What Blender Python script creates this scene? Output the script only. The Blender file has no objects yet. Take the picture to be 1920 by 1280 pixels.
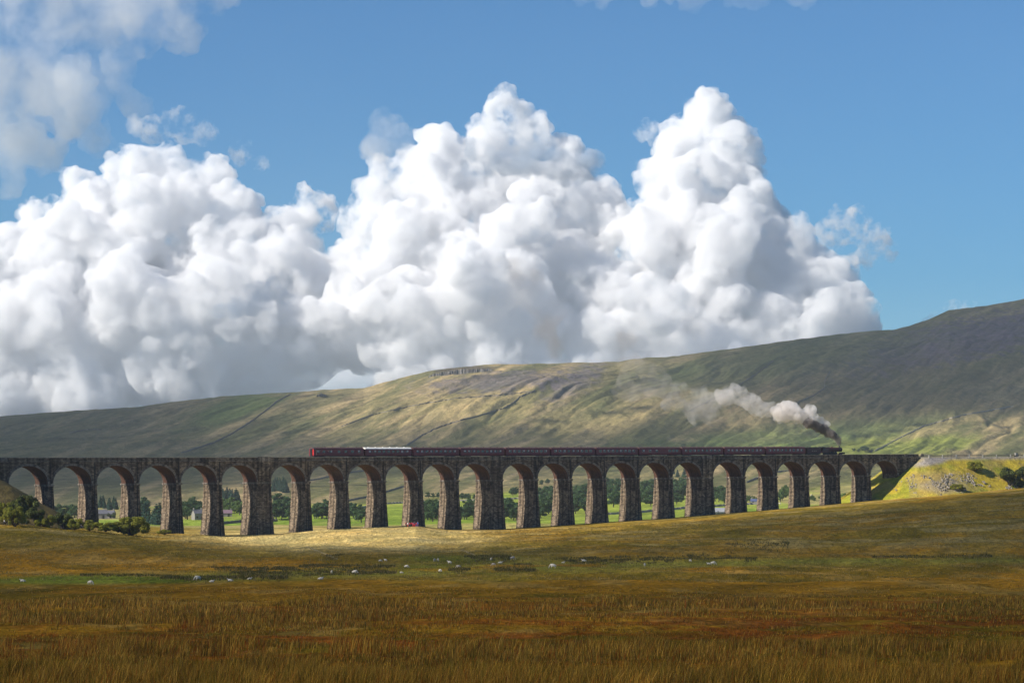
import bpy, math, random, bmesh
import numpy as np
from mathutils import Vector, Matrix, Euler

sc = bpy.context.scene
col = sc.collection
random.seed(7)
rng = np.random.default_rng(11)

# ------------------------------------------------------------------ camera, sky, sun, exposure
F = 4705.0          # focal length in pixels of the 1920 px wide photograph
YH = 918.0          # eye level row
cam_d = bpy.data.cameras.new('camera')
cam = bpy.data.objects.new('camera', cam_d); col.objects.link(cam); sc.camera = cam
cam_d.sensor_width = 36.0; cam_d.lens = 36.0 * F / 1920.0
cam_d.shift_y = (YH - 640.0) / 1920.0
cam_d.clip_start = 0.5; cam_d.clip_end = 90000.0
cam.rotation_euler = (math.radians(90), 0, 0)

EL, AZ = math.radians(33.0), math.radians(203.0)      # sun: left and a little behind the viewer
SUN = Vector((math.cos(AZ) * math.cos(EL), math.sin(AZ) * math.cos(EL), math.sin(EL)))
world = bpy.data.worlds.new('World'); sc.world = world; world.use_nodes = True
wn = world.node_tree
sky = wn.nodes.new('ShaderNodeTexSky'); sky.sky_type = 'NISHITA'; sky.sun_disc = False
sky.sun_elevation = EL; sky.sun_rotation = math.pi / 2 - AZ
sky.altitude = 300; sky.air_density = 1.0; sky.dust_density = 0.0; sky.ozone_density = 2.5
tint = wn.nodes.new('ShaderNodeMix'); tint.data_type = 'RGBA'; tint.blend_type = 'MULTIPLY'; tint.inputs[0].default_value = 1.0
tint.inputs[7].default_value = (0.44, 0.90, 1.30, 1)
wn.links.new(sky.outputs[0], tint.inputs[6]); wn.links.new(tint.outputs[2], wn.nodes['Background'].inputs[0])
wn.nodes['Background'].inputs[1].default_value = 0.055
sun_d = bpy.data.lights.new('sun', 'SUN'); sun_d.energy = 5.0; sun_d.angle = math.radians(0.55)
sun_d.color = (1.0, 0.93, 0.82)
sun_o = bpy.data.objects.new('sun', sun_d); col.objects.link(sun_o)
sun_o.rotation_euler = SUN.to_track_quat('Z', 'Y').to_euler()
sc.view_settings.view_transform = 'Standard'; sc.view_settings.look = 'None'
sc.view_settings.exposure = 0.52; sc.view_settings.gamma = 1.0
sc.cycles.use_denoising = True
sc.cycles.max_bounces = 26; sc.cycles.volume_bounces = 22
sc.cycles.diffuse_bounces = 3; sc.cycles.glossy_bounces = 2; sc.cycles.transparent_max_bounces = 12
sc.cycles.volume_step_rate = 1.0; sc.cycles.volume_max_steps = 256
sc.cycles.sample_clamp_indirect = 4.0

# ------------------------------------------------------------------ small helpers
def tag(o, label=None, cat=None, group=None, kind=None):
    if label: o['label'] = label
    if cat: o['category'] = cat; o['kind'] = 'thing'
    if group: o['group'] = group
    if kind: o['kind'] = kind
    return o

def empty(name, loc=(0, 0, 0), rz=0.0):
    o = bpy.data.objects.new(name, None); col.objects.link(o)
    o.location = loc; o.rotation_euler = (0, 0, rz); o.empty_display_size = 0.5
    return o

def copy_tree(o, parent=None):
    c = o.copy(); col.objects.link(c)
    if parent is not None: c.parent = parent
    for ch in list(o.children): copy_tree(ch, c)
    return c

def lerp(x, xs, ys): return np.interp(x, xs, ys)

class MB:
    """collects vertices, faces and uv coordinates (metres) for one mesh"""
    def __init__(s): s.v = []; s.f = []; s.uv = []; s.mi = []
    def vert(s, p): s.v.append(tuple(p)); return len(s.v) - 1
    def quad(s, pts, uvs=None, mi=0):
        b = len(s.v); s.v.extend([tuple(p) for p in pts]); s.f.append(tuple(range(b, b + len(pts))))
        s.uv.append(uvs or [(p[0], p[2]) for p in pts]); s.mi.append(mi)
    def box(s, lo, hi, T=None, mi=0):
        x0, y0, z0 = lo; x1, y1, z1 = hi
        P = [(x0, y0, z0), (x1, y0, z0), (x1, y1, z0), (x0, y1, z0), (x0, y0, z1), (x1, y0, z1), (x1, y1, z1), (x0, y1, z1)]
        for q, ax in (((0, 1, 5, 4), 0), ((1, 2, 6, 5), 1), ((2, 3, 7, 6), 0), ((3, 0, 4, 7), 1), ((4, 5, 6, 7), 2), ((3, 2, 1, 0), 2)):
            pts = [P[i] for i in q]
            uv = [((p[0], p[2]) if ax == 0 else (p[1], p[2]) if ax == 1 else (p[0], p[1])) for p in pts]
            s.quad([T(p) if T else p for p in pts], uv, mi)
    def tube(s, a, b, r0, r1, n=10, mi=0, caps=True):
        a = Vector(a); b = Vector(b); d = (b - a).normalized()
        x = d.orthogonal().normalized(); y = d.cross(x)
        A = [a + (x * math.cos(t) + y * math.sin(t)) * r0 for t in [2 * math.pi * i / n for i in range(n)]]
        B = [b + (x * math.cos(t) + y * math.sin(t)) * r1 for t in [2 * math.pi * i / n for i in range(n)]]
        for i in range(n):
            j = (i + 1) % n; s.quad([A[i], A[j], B[j], B[i]], None, mi)
        if caps:
            s.quad(A[::-1], None, mi); s.quad(B, None, mi)
    def ball(s, c, r, n=8, m=6, mi=0):
        c = Vector(c); rx, ry, rz = (r if hasattr(r, '__len__') else (r, r, r))
        g = [[c + Vector((rx * math.sin(math.pi * j / m) * math.cos(2 * math.pi * i / n), ry * math.sin(math.pi * j / m) * math.sin(2 * math.pi * i / n), rz * math.cos(math.pi * j / m))) for i in range(n)] for j in range(m + 1)]
        for j in range(m):
            for i in range(n):
                k = (i + 1) % n
                if j == 0: s.quad([g[0][0], g[1][i], g[1][k]], None, mi)
                elif j == m - 1: s.quad([g[j][i], g[m][0], g[j][k]], None, mi)
                else: s.quad([g[j][i], g[j + 1][i], g[j + 1][k], g[j][k]], None, mi)
    def build(s, name, mat, parent=None, origin=None, smooth=False, local=False, merge=False):
        off = Vector((0, 0, 0))
        if not local:
            if parent is not None: off = parent.location.copy()
            elif origin is not None: off = Vector(origin)
        me = bpy.data.meshes.new(name)
        me.from_pydata([(p[0] - off.x, p[1] - off.y, p[2] - off.z) for p in s.v], [], s.f)
        uvl = me.uv_layers.new(name='UVMap')
        flat = [c for q in s.uv for p in q for c in p]
        uvl.data.foreach_set('uv', flat)
        mats = mat if isinstance(mat, (list, tuple)) else [mat]
        for m in mats: me.materials.append(m)
        if len(mats) > 1: me.polygons.foreach_set('material_index', s.mi)
        if merge:
            bm = bmesh.new(); bm.from_mesh(me); bmesh.ops.remove_doubles(bm, verts=bm.verts, dist=1e-4); bmesh.ops.recalc_face_normals(bm, faces=bm.faces); bm.to_mesh(me); bm.free()
        if smooth: me.polygons.foreach_set('use_smooth', [True] * len(me.polygons))
        me.update()
        o = bpy.data.objects.new(name, me); col.objects.link(o)
        if parent is not None: o.parent = parent
        elif origin is not None: o.location = origin
        return o

# numpy value noise ---------------------------------------------------
def _hash(ix, iy, seed):
    h = (ix.astype(np.int64) * 374761393 + iy.astype(np.int64) * 668265263 + seed * 1442695041) & 0x7fffffff
    h = ((h ^ (h >> 13)) * 1274126177) & 0x7fffffff
    return ((h ^ (h >> 16)) & 0xffff) / 65535.0
def vnoise(x, y, seed=0):
    ix = np.floor(x); iy = np.floor(y); fx = x - ix; fy = y - iy
    fx = fx * fx * fx * (fx * (fx * 6 - 15) + 10); fy = fy * fy * fy * (fy * (fy * 6 - 15) + 10)
    a = _hash(ix, iy, seed); b = _hash(ix + 1, iy, seed); c = _hash(ix, iy + 1, seed); d = _hash(ix + 1, iy + 1, seed)
    return (a + (b - a) * fx) * (1 - fy) + (c + (d - c) * fx) * fy
def fbm(x, y, o=5, seed=0, g=0.5):
    s = 0; a = 1; t = 0
    for i in range(o):
        s = s + a * vnoise(x * 2 ** i + 17.3 * i, y * 2 ** i - 9.1 * i, seed + i); t += a; a *= g
    return s / t
def ss(a, b, x):
    t = np.clip((x - a) / (b - a), 0, 1); return t * t * (3 - 2 * t)

# ------------------------------------------------------------------ materials
class NT:
    def __init__(s, name):
        s.m = bpy.data.materials.new(name); s.m.use_nodes = True; s.t = s.m.node_tree
        s.b = s.t.nodes.get('Principled BSDF'); s.out = [n for n in s.t.nodes if n.type == 'OUTPUT_MATERIAL'][0]
        s.b.inputs['Roughness'].default_value = 0.9; s.b.inputs['Specular IOR Level'].default_value = 0.15
    def n(s, ty, **k):
        o = s.t.nodes.new(ty)
        for a, v in k.items():
            if a.startswith('i_'): o.inputs[a[2:].replace('_', ' ')].default_value = v
            else: setattr(o, a, v)
        return o
    def l(s, a, b): s.t.links.new(a, b)
    def noise(s, scale, detail=4, rough=0.55, vec=None, stretch=None):
        if vec is None: vec = s.n('ShaderNodeTexCoord').outputs['Object']
        if stretch:
            if len(stretch) > 3:
                m0 = s.n('ShaderNodeMapping'); m0.inputs['Rotation'].default_value = (0, 0, stretch[3]); s.l(vec, m0.inputs[0]); vec = m0.outputs[0]
            mp = s.n('ShaderNodeMapping'); mp.inputs['Scale'].default_value = stretch[:3]
            s.l(vec, mp.inputs[0]); vec = mp.outputs[0]
        z = s.n('ShaderNodeTexNoise'); z.inputs['Scale'].default_value = scale; z.inputs['Detail'].default_value = detail; z.inputs['Roughness'].default_value = rough
        s.l(vec, z.inputs['Vector']); return z.outputs['Fac']
    def ramp(s, fac, stops):
        r = s.n('ShaderNodeValToRGB'); e = r.color_ramp.elements
        while len(e) < len(stops): e.new(0.5)
        for k, (p, c) in enumerate(stops):
            e[k].position = p; e[k].color = (c[0], c[1], c[2], 1) if hasattr(c, '__len__') else (c, c, c, 1)
        s.l(fac, r.inputs[0]); return r.outputs[0]
    def mix(s, a, b, fac, mode='MIX'):
        m = s.n('ShaderNodeMix', data_type='RGBA', blend_type=mode)
        for k, v in ((6, a), (7, b), (0, fac)):
            if hasattr(v, 'is_linked') or isinstance(v, bpy.types.NodeSocket): s.l(v, m.inputs[k])
            else: m.inputs[k].default_value = v if k == 0 else (v[0], v[1], v[2], 1)
        return m.outputs[2]
    def bump(s, h, strength, dist, prev=None):
        b = s.n('ShaderNodeBump'); b.inputs['Strength'].default_value = strength; b.inputs['Distance'].default_value = dist
        s.l(h, b.inputs['Height'])
        if prev is not None: s.l(prev, b.inputs['Normal'])
        return b.outputs[0]

def plain(name, c, rough=0.7, var=0.25, scale=4.0, spec=0.2, metal=0.0):
    k = NT(name); f = k.noise(scale, 4, 0.6)
    k.l(k.ramp(f, [(0.3, [x * (1 - var) for x in c]), (0.7, [min(1, x * (1 + var)) for x in c])]), k.b.inputs['Base Color'])
    k.b.inputs['Roughness'].default_value = rough; k.b.inputs['Specular IOR Level'].default_value = spec; k.b.inputs['Metallic'].default_value = metal
    return k.m

def stone_mat(name, dark, light, mortar, bw, bh, bump=0.6, streak=True):
    k = NT(name)
    uv = k.n('ShaderNodeTexCoord').outputs['UV']
    br = k.n('ShaderNodeTexBrick'); br.offset = 0.5; br.inputs['Scale'].default_value = 1.0
    br.inputs['Brick Width'].default_value = bw; br.inputs['Row Height'].default_value = bh
    br.inputs['Mortar Size'].default_value = 0.035; br.inputs['Mortar Smooth'].default_value = 0.4
    br.inputs['Color1'].default_value = (*dark, 1); br.inputs['Color2'].default_value = (*light, 1); br.inputs['Mortar'].default_value = (*mortar, 1)
    k.l(uv, br.inputs['Vector'])
    w = k.noise(0.35, 6, 0.65, uv)
    c = k.mix(br.outputs['Color'], k.ramp(w, [(0.3, 0.45), (0.7, 1.35)]), 0.8, 'MULTIPLY')
    big_ = k.noise(0.11, 3, 0.6, uv)
    c = k.mix(c, k.ramp(big_, [(0.35, (.62, .64, .68)), (0.65, (1.35, 1.28, 1.15))]), 0.7, 'MULTIPLY')
    if streak:                                       # soot and damp streaks that run down the stone
        st = k.noise(1.0, 5, 0.6, uv, stretch=(0.9, 0.06, 1))
        c = k.mix(c, k.ramp(st, [(0.40, 0.25), (0.56, 1.05)]), 0.85, 'MULTIPLY')
    fine = k.noise(6, 3, 0.6, uv)
    c = k.mix(c, k.ramp(fine, [(0.25, 0.7), (0.75, 1.3)]), 0.6, 'MULTIPLY')
    k.l(c, k.b.inputs['Base Color'])
    n1 = k.bump(br.outputs['Fac'], -bump, 0.12)
    n2 = k.bump(fine, 0.5, 0.12, n1)
    k.l(n2, k.b.inputs['Normal'])
    return k.m

def volume_mat(name, color, density, scale=None, lo=0.4, hi=0.55, anis=0.0, detail=4, rough=0.6, stretch=None, step=0.15):
    m = bpy.data.materials.new(name); m.use_nodes = True; m.cycles.volume_step_rate = step; t = m.node_tree; t.nodes.clear()
    out = t.nodes.new('ShaderNodeOutputMaterial'); v = t.nodes.new('ShaderNodeVolumePrincipled')
    v.inputs['Color'].default_value = (*color, 1); v.inputs['Density'].default_value = density; v.inputs['Anisotropy'].default_value = anis
    t.links.new(v.outputs[0], out.inputs['Volume'])
    if scale:
        tc = t.nodes.new('ShaderNodeTexCoord'); nz = t.nodes.new('ShaderNodeTexNoise')
        vec = tc.outputs['Object']
        if stretch:
            mp = t.nodes.new('ShaderNodeMapping'); mp.inputs['Scale'].default_value = stretch; t.links.new(vec, mp.inputs[0]); vec = mp.outputs[0]
        nz.inputs['Scale'].default_value = 1.0 / scale; nz.inputs['Detail'].default_value = detail; nz.inputs['Roughness'].default_value = rough
        t.links.new(vec, nz.inputs['Vector'])
        mr = t.nodes.new('ShaderNodeMapRange'); mr.inputs['From Min'].default_value = lo; mr.inputs['From Max'].default_value = hi; mr.inputs['To Max'].default_value = density
        t.links.new(nz.outputs['Fac'], mr.inputs[0]); t.links.new(mr.outputs[0], v.inputs['Density'])
    return m

M = {}
M['stone'] = stone_mat('rock faced limestone', (0.105, 0.082, 0.061), (0.36, 0.28, 0.20), (0.04, 0.031, 0.024), 0.95, 0.42)
M['dressed'] = stone_mat('dressed stone', (0.22, 0.19, 0.16), (0.36, 0.31, 0.26), (0.08, 0.07, 0.06), 1.2, 0.5, 0.3)
M['brick'] = stone_mat('red brick', (0.16, 0.06, 0.035), (0.30, 0.12, 0.065), (0.07, 0.05, 0.04), 0.24, 0.085, 0.3)
M['coping'] = plain('coping stone', (0.34, 0.30, 0.25), 0.9, 0.4, 1.3)
M['ballast'] = plain('ballast', (0.13, 0.12, 0.11), 0.95, 0.5, 6)
M['iron'] = plain('dark iron', (0.02, 0.02, 0.022), 0.6)
M['rail'] = plain('rail steel', (0.16, 0.12, 0.10), 0.4, 0.2, 3, 0.5, 0.7)
M['sleeper'] = plain('sleeper concrete', (0.2, 0.18, 0.16), 0.9)

# ------------------------------------------------------------------ viaduct line (fitted to the pier spacing)
L_X0, L_Z0, L_AL, L_K = -6.385, 867.58, math.radians(38.563), -0.00055053
def line(u, w=0.0):
    v = u - 190.0; c, s = math.cos(L_AL), math.sin(L_AL); b = L_K * v * v / 2 + w
    return L_X0 + v * c - b * s, L_Z0 + v * s + b * c
DECK_FIT = None
def solve_u(px, w=0.0):
    lo, hi = -120.0, 900.0
    for _ in range(60):
        m = (lo + hi) / 2; x, y = line(m, w)
        if 960 + F * x / y < px: lo = m
        else: hi = m
    return (lo + hi) / 2
_rows = [(60, 856.8), (380, 857.0), (585, 856.4), (780, 855.5), (1000, 854.8), (1140, 853.8), (1340, 853.2), (1540, 852.2), (1686, 850.9)]
_u = [solve_u(p) for p, r in _rows]
_z = [(YH - r) * line(uu)[1] / F for uu, (p, r) in zip(_u, _rows)]
DECK_FIT = np.polyfit(_u, _z, 2)
def top(u):                                                   # parapet top height
    if u < -20: u = -20 + (u + 20) * 0.3
    if u > 400: return float(np.polyval(DECK_FIT, 400) + (u - 400) * 0.012)
    return float(np.polyval(DECK_FIT, u))
def P(u, w, z): x, y = line(u, w); return (x, y, z)
WID = 7.9
UP = [0.0]
for _n in range(1, 24): UP.append(UP[-1] + (19.25 if _n in (6, 12, 18) else 15.55))
USTART, UEND = -5.5, UP[-1] + 13.7

# ------------------------------------------------------------------ terrain
SKY_X = [-3000, -600, 0, 130, 267, 333, 413, 533, 633, 683, 707, 773, 813, 853, 923, 1040, 1157, 1190, 1273, 1413, 1480, 1613, 1680, 1707, 1743, 1780, 1847, 1887, 1920, 2200, 2600, 4000]
SKY_Y = [870, 812, 780, 770, 762, 753, 743, 736, 729, 727, 720, 703, 693, 689, 683, 681, 678, 672, 667, 648, 638, 622, 617, 610, 598, 581, 573, 567, 560, 530, 520, 640]
CR_X = [-4000, -600, 0, 180, 250, 300, 420, 520, 600, 700, 780, 840, 940, 1040, 1240, 1400, 1560, 1640, 1760, 1920, 2300, 5000]
CR_Y = [960, 975, 985, 988, 993, 1000, 1005, 1000, 993.5, 989, 985.5, 993, 992, 985.5, 972.5, 959.5, 945.5, 938, 929, 914, 888, 880]
_lx = [960 + F * line(u, -1.5)[0] / line(u, -1.5)[1] for u in range(-60, 700, 10)]
_lz = [line(u, -1.5)[1] for u in range(-60, 700, 10)]
def Zv(x): return np.interp(x, _lx, _lz)
def Zcrest(x): return np.where(x < 1600, Zv(x) - 1.0, np.interp(x, [1600, 1760, 2400], [float(Zv(1600)) - 1, 930, 930]))
def Zsky(x): return np.interp(x, [-3000, 0, 500, 1000, 1500, 1920, 2600], [4300, 4000, 3600, 3400, 3900, 4500, 4700])
NZ = [0, 3, 40, 120, 200, 300, 400, 480, 560]
NZZ = [-1.75, -1.8, -5.0, -9.4, -11.9, -14.3, -15.9, -16.5, -16.7]
def cover_noise_h(X, Y):
    near = 1 - ss(700, 1000, Y)
    h = near * ((fbm(X / 42, Y / 42, 3, 5) - .5) * 1.1 * ss(60, 200, Y) + (fbm(X / 7, Y / 9, 3, 9) - .5) * 0.42)
    mid = ss(430, 620, Y) * (1 - ss(760, 1000, Y))
    h = h + mid * ((1 - np.abs(fbm(X / 60 + Y / 300, Y / 55, 4, 21) * 2 - 1)) - .6) * 2.2 * (1 - ss(-8, 8, (Y - Zcrest(960 + F * X / np.maximum(Y, 1))) + 30) * .85)
    hill = ss(1900, 2500, Y)
    ca, sa = math.cos(0.32), math.sin(0.32)
    s_ = X * ca - Y * sa * 1.0; t_ = X * sa + Y * ca
    wx = fbm(X / 300, Y / 500, 3, 33) * 1.5
    g1 = np.abs(fbm(s_ / 95 + wx, t_ / 750, 4, 41, .55) * 2 - 1)
    g2 = np.abs(fbm(s_ / 24 + wx * 2, t_ / 300, 3, 61, .5) * 2 - 1)
    amp = 1 - ss(0.80, 1.0, (Y - 2000) / np.maximum(Zsky(960 + F * X / np.maximum(Y, 1)) - 2000, 1))
    h = h + hill * amp * ((g1 - .35) * 13 + (g2 - .3) * 6.0 + (fbm(X / 420, Y / 500, 3, 77) - .5) * 40)
    h = h + hill * (fbm(X / 14, Y / 40, 3, 88) - .5) * 2.0
    field = ss(900, 1100, Y) * (1 - hill)
    h = h + field * (fbm(X / 90, Y / 160, 3, 55) - .5) * 3.0
    return h
def terrain(X, Y):
    X = np.asarray(X, float); Y = np.asarray(Y, float)
    x = 960 + F * X / np.maximum(Y, 1.0)
    zc = Zcrest(x); hc = (YH - np.interp(x, CR_X, CR_Y)) * zc / F
    z_near = np.interp(Y, NZ, NZZ)
    t = ss(0, 1, (Y - 560) / (zc - 560)) * .55 + np.clip((Y - 560) / (zc - 560), 0, 1) * .45
    left = 1 - ss(250, 520, x)                          # the left mound swells earlier
    t2 = ss(0, .8, (Y - 540) / (zc - 540))
    t = t * (1 - left) + t2 * left
    z_mid = NZZ[-1] + (hc - NZZ[-1]) * t
    z = np.where(Y < 560, z_near, z_mid)
    # behind the crest
    drop = np.interp(x, [300, 600, 900, 1400, 2000], [0.6, 1.2, 4.0, 8.0, 12.0])
    zfl = (YH - 987) * 1060 / F
    za = np.minimum(hc - drop, 0 + hc - .3)
    zb = np.where(Y < zc + 60, hc + (za - hc) * ss(0, 1, (Y - zc - 9) / 51), za + (zfl - za) * ss(0, 1, (Y - zc - 60) / np.maximum(1160 - zc - 60, 1)))
    z = np.where(Y > zc, zb, z)
    Zs = Zsky(x); hs = (YH - np.interp(x, SKY_X, SKY_Y)) * Zs / F
    FZ = [1160, 1350, 1650, 2000, 2450]; FR = [983, 962, 938, 905, 862]
    FH = [(YH - r) * a / F for r, a in zip(FR, FZ)]
    zf = np.interp(Y, FZ, FH)
    tt = np.clip((Y - 2450) / (Zs - 2450), 0, 1)
    bulge = tt * .72 + .28 * ss(0, 1, tt)
    zh = FH[-1] + (hs - FH[-1]) * bulge
    zh = np.where(Y > Zs, hs - (Y - Zs) * 0.035 - ss(0, 3000, Y - Zs) * 40, zh)
    z = np.where(Y > 1160, np.where(Y > 2450, zh, zf), z)
    return z + cover_noise_h(X, Y) * np.where(Y > Zs, 0.25, 1.0)
def row_of(X, Y): return YH - F * terrain(X, Y) / Y
def hit(px, py, z0=60.0, z1=5200.0):
    """first point of the ground seen at pixel (px, py)"""
    Z = np.concatenate([np.arange(z0, 1400, 1.0), np.arange(1400, z1, 4.0)])
    Z = Z[(Z >= z0) & (Z <= z1)]
    X = (px - 960) * Z / F
    r = YH - F * terrain(X, Z) / Z
    k = np.argmax(r <= py)
    if r[k] > py: k = len(Z) - 1
    return float(X[k]), float(Z[k]), float(terrain(X[k], Z[k]))
def at(px, Z): X = (px - 960) * Z / F; return float(X), float(Z), float(terrain(X, Z))

def grid_mesh(name, X, Y, Zz, colr=None):
    nr, nc = X.shape
    co = np.stack([X, Y, Zz], -1).reshape(-1, 3).astype(np.float32)
    idx = np.arange(nr * nc).reshape(nr, nc)
    q = np.stack([idx[:-1, :-1], idx[:-1, 1:], idx[1:, 1:], idx[1:, :-1]], -1).reshape(-1, 4)
    me = bpy.data.meshes.new(name)
    me.vertices.add(len(co)); me.vertices.foreach_set('co', co.ravel())
    me.loops.add(q.size); me.loops.foreach_set('vertex_index', q.ravel().astype(np.int32))
    me.polygons.add(len(q)); me.polygons.foreach_set('loop_start', np.arange(0, q.size, 4, dtype=np.int32)); me.polygons.foreach_set('loop_total', np.full(len(q), 4, np.int32))
    me.polygons.foreach_set('use_smooth', np.ones(len(q), bool))
    me.update(calc_edges=True)
    if colr is not None:
        a = me.attributes.new('cover', 'FLOAT_COLOR', 'POINT')
        c4 = np.concatenate([colr.reshape(-1, 3), np.ones((nr * nc, 1))], 1).astype(np.float32)
        a.data.foreach_set('color', c4.ravel())
    o = bpy.data.objects.new(name, me); col.objects.link(o); return o

def mixc(c, new, m): m = np.clip(m, 0, 1)[..., None]; return c * (1 - m) + np.array(new) * m
def blob(x, y, cx, cy, rx, ry, ang=0.0, soft=0.5, nz=None):
    a = math.radians(ang); dx = x - cx; dy = y - cy
    p = (dx * math.cos(a) - dy * math.sin(a)) / rx; q = (dx * math.sin(a) + dy * math.cos(a)) / ry
    d = np.sqrt(p * p + q * q)
    if nz is not None: d = d + nz
    return 1 - ss(1 - soft, 1 + soft, d)
def cover_color(X, Y, Z):
    """what grows on the ground: grass, rush, bracken, scree, pasture (with some sun and shade painted in)"""
    x = 960 + F * X / Y; y = YH - F * Z / Y
    n1 = fbm(X / 30, Y / 60, 5, 101); n2 = fbm(X / 9, Y / 22, 4, 111); n3 = fbm(X / 110, Y / 200, 4, 121)
    c = np.zeros(X.shape + (3,)) + np.array((0.27, 0.138, 0.012))
    c = mixc(c, (0.15, 0.098, 0.010), ss(.48, .62, n1))
    c = mixc(c, (0.31, 0.19, 0.045), ss(.53, .68, n2) * .7)
    c = mixc(c, (0.22, 0.075, 0.010), ss(.56, .66, fbm(X / 26, Y / 12, 4, 131)) * (1 - ss(300, 420, Y)) * .7)
    for (yb, hw, k) in ((1192, 24, .8), (1262, 14, .5), (1150, 9, .35)):   # bracken patches across the bog
        wob = (fbm(X / 16, Y / 60, 3, 140) - .5) * 50
        c = mixc(c, (0.25, 0.072, 0.012), np.exp(-((y - yb - wob + (x - 960) * .020) / hw) ** 2) * k * ss(.47, .60, fbm(X / 5, Y / 11, 5, 150)))
    # the sheep pasture: short green turf
    tur = np.exp(-((y - np.interp(x, [0, 300, 700, 1000, 1500, 1920], [1086, 1084, 1072, 1062, 1052, 1048])) / np.interp(x, [0, 400, 900, 1500], [9, 9, 20, 9])) ** 2)
    c = mixc(c, (0.17, 0.16, 0.028), tur * ss(.30, .55, fbm(X / 14, Y / 40, 4, 160)) * 1.0)
    c = mixc(c, (0.11, 0.145, 0.018), blob(x, y, 190, 1086, 210, 8) * .9 + blob(x, y, 860, 1045, 110, 8, 0) * .8 + blob(x, y, 790, 1065, 150, 9) * .35)
    # slope below the viaduct: pale straw
    up = ss(560, 680, Y) * (1 - ss(960, 1010, Y))
    c = mixc(c, (0.27, 0.18, 0.03), up * (0.45 + .5 * ss(.42, .6, n1)))
    c = mixc(c, (0.17, 0.125, 0.014), up * ss(.52, .62, fbm(X / 22, Y / 30, 5, 171)) * .75)
    c = mixc(c, (0.33, 0.25, 0.10), up * ss(.52, .66, fbm(X / 16 + Y / 40, Y / 9, 4, 181)) * .6)
    sunlit_straw = blob(x, y, 640, 1006, 260, 26, 0, .5, (n2 - .5) * .5)  # dry grass strip, its sunlight painted in as a brighter colour
    c = mixc(c, (0.54, 0.42, 0.18), sunlit_straw * (.6 + .4 * ss(.40, .6, fbm(X / 20, Y / 12, 4, 191))))
    # trodden path
    for (ax, ay, bx, by) in ((575, 1024, 632, 1047), (865, 1030, 890, 1040)):
        dx, dy = bx - ax, by - ay; tt = np.clip(((x - ax) * dx + (y - ay) * dy) / (dx * dx + dy * dy), 0, 1)
        d = np.hypot(x - ax - tt * dx, (y - ay - tt * dy) * 1.6)
        c = mixc(c, (0.42, 0.33, 0.2), (1 - ss(.8, 2.2, d)) * .8)
    # valley pastures behind the viaduct
    f = ss(940, 1010, Y)
    c = mixc(c, (0.19, 0.18, 0.05), f)
    # field parcels: each pasture its own green
    cx_ = np.floor((X + Y * .35 + 30 * np.sin(Y / 140)) / 150); cy_ = np.floor((Y + X * .2) / 210)
    hsh = _hash(cx_, cy_, 7)
    yb_ = np.interp(x, [-500, 0, 250, 500, 700, 900, 1050, 1200, 1320, 1420, 1560, 1900], [952, 952, 950, 945, 935, 925, 915, 905, 925, 940, 912, 900])
    band = ss(990, 1050, Y) * ss(-7, 7, y - yb_ + (n3 - .5) * 30)
    g = np.stack([0.15 + .13 * hsh, 0.24 + .09 * hsh, 0.030 + .03 * hsh], -1)
    m = np.clip(band * .95, 0, 1)[..., None]; c = c * (1 - m) + g * m
    c = mixc(c, (0.30, 0.25, 0.12), band * ss(.55, .66, n3) * .8)
    c = mixc(c, (0.36, 0.29, 0.12), ss(995, 1020, Y) * (1 - ss(1090, 1150, Y)) * .75)
    # the fell
    h = ss(1000, 1100, Y) * (1 - band)
    hc = np.zeros_like(c) + np.array((0.175, 0.155, 0.08))
    qa = x * .40 + y * .92; pa = x * .92 - y * .40
    st = fbm(pa / 110, qa / 13, 5, 201)
    hc = mixc(hc, (0.30, 0.235, 0.135), ss(.46, .64, st) * .85)
    hc = mixc(hc, (0.095, 0.105, 0.048), ss(.48, .66, fbm(pa / 150, qa / 24, 5, 211)) * .8)
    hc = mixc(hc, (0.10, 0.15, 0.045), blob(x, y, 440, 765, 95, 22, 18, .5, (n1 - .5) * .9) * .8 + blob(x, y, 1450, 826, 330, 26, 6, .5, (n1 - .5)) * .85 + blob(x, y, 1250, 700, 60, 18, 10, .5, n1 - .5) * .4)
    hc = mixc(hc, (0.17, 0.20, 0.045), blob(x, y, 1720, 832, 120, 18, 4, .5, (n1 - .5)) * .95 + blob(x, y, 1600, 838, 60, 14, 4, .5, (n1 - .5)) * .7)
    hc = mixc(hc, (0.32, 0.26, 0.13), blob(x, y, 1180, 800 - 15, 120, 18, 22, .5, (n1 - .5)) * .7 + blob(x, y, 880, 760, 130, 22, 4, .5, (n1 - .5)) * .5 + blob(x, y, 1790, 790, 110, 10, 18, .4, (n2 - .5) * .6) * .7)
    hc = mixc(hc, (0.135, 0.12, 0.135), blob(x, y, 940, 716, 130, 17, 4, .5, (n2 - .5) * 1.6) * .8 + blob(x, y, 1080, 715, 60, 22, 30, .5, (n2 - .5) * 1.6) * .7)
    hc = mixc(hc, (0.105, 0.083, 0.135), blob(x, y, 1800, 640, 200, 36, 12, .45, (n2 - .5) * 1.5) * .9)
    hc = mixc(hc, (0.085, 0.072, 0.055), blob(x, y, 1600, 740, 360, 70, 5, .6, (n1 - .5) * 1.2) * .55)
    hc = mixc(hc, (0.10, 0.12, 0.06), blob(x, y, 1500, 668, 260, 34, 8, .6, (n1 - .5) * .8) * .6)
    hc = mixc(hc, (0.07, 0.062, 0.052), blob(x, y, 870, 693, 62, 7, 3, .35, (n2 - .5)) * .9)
    hc = mixc(hc, (0.075, 0.085, 0.06), (1 - ss(180, 460, x)) * .5)  # cloud shade on the left flank painted in as a darker colour
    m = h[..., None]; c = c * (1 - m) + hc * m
    return c

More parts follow.
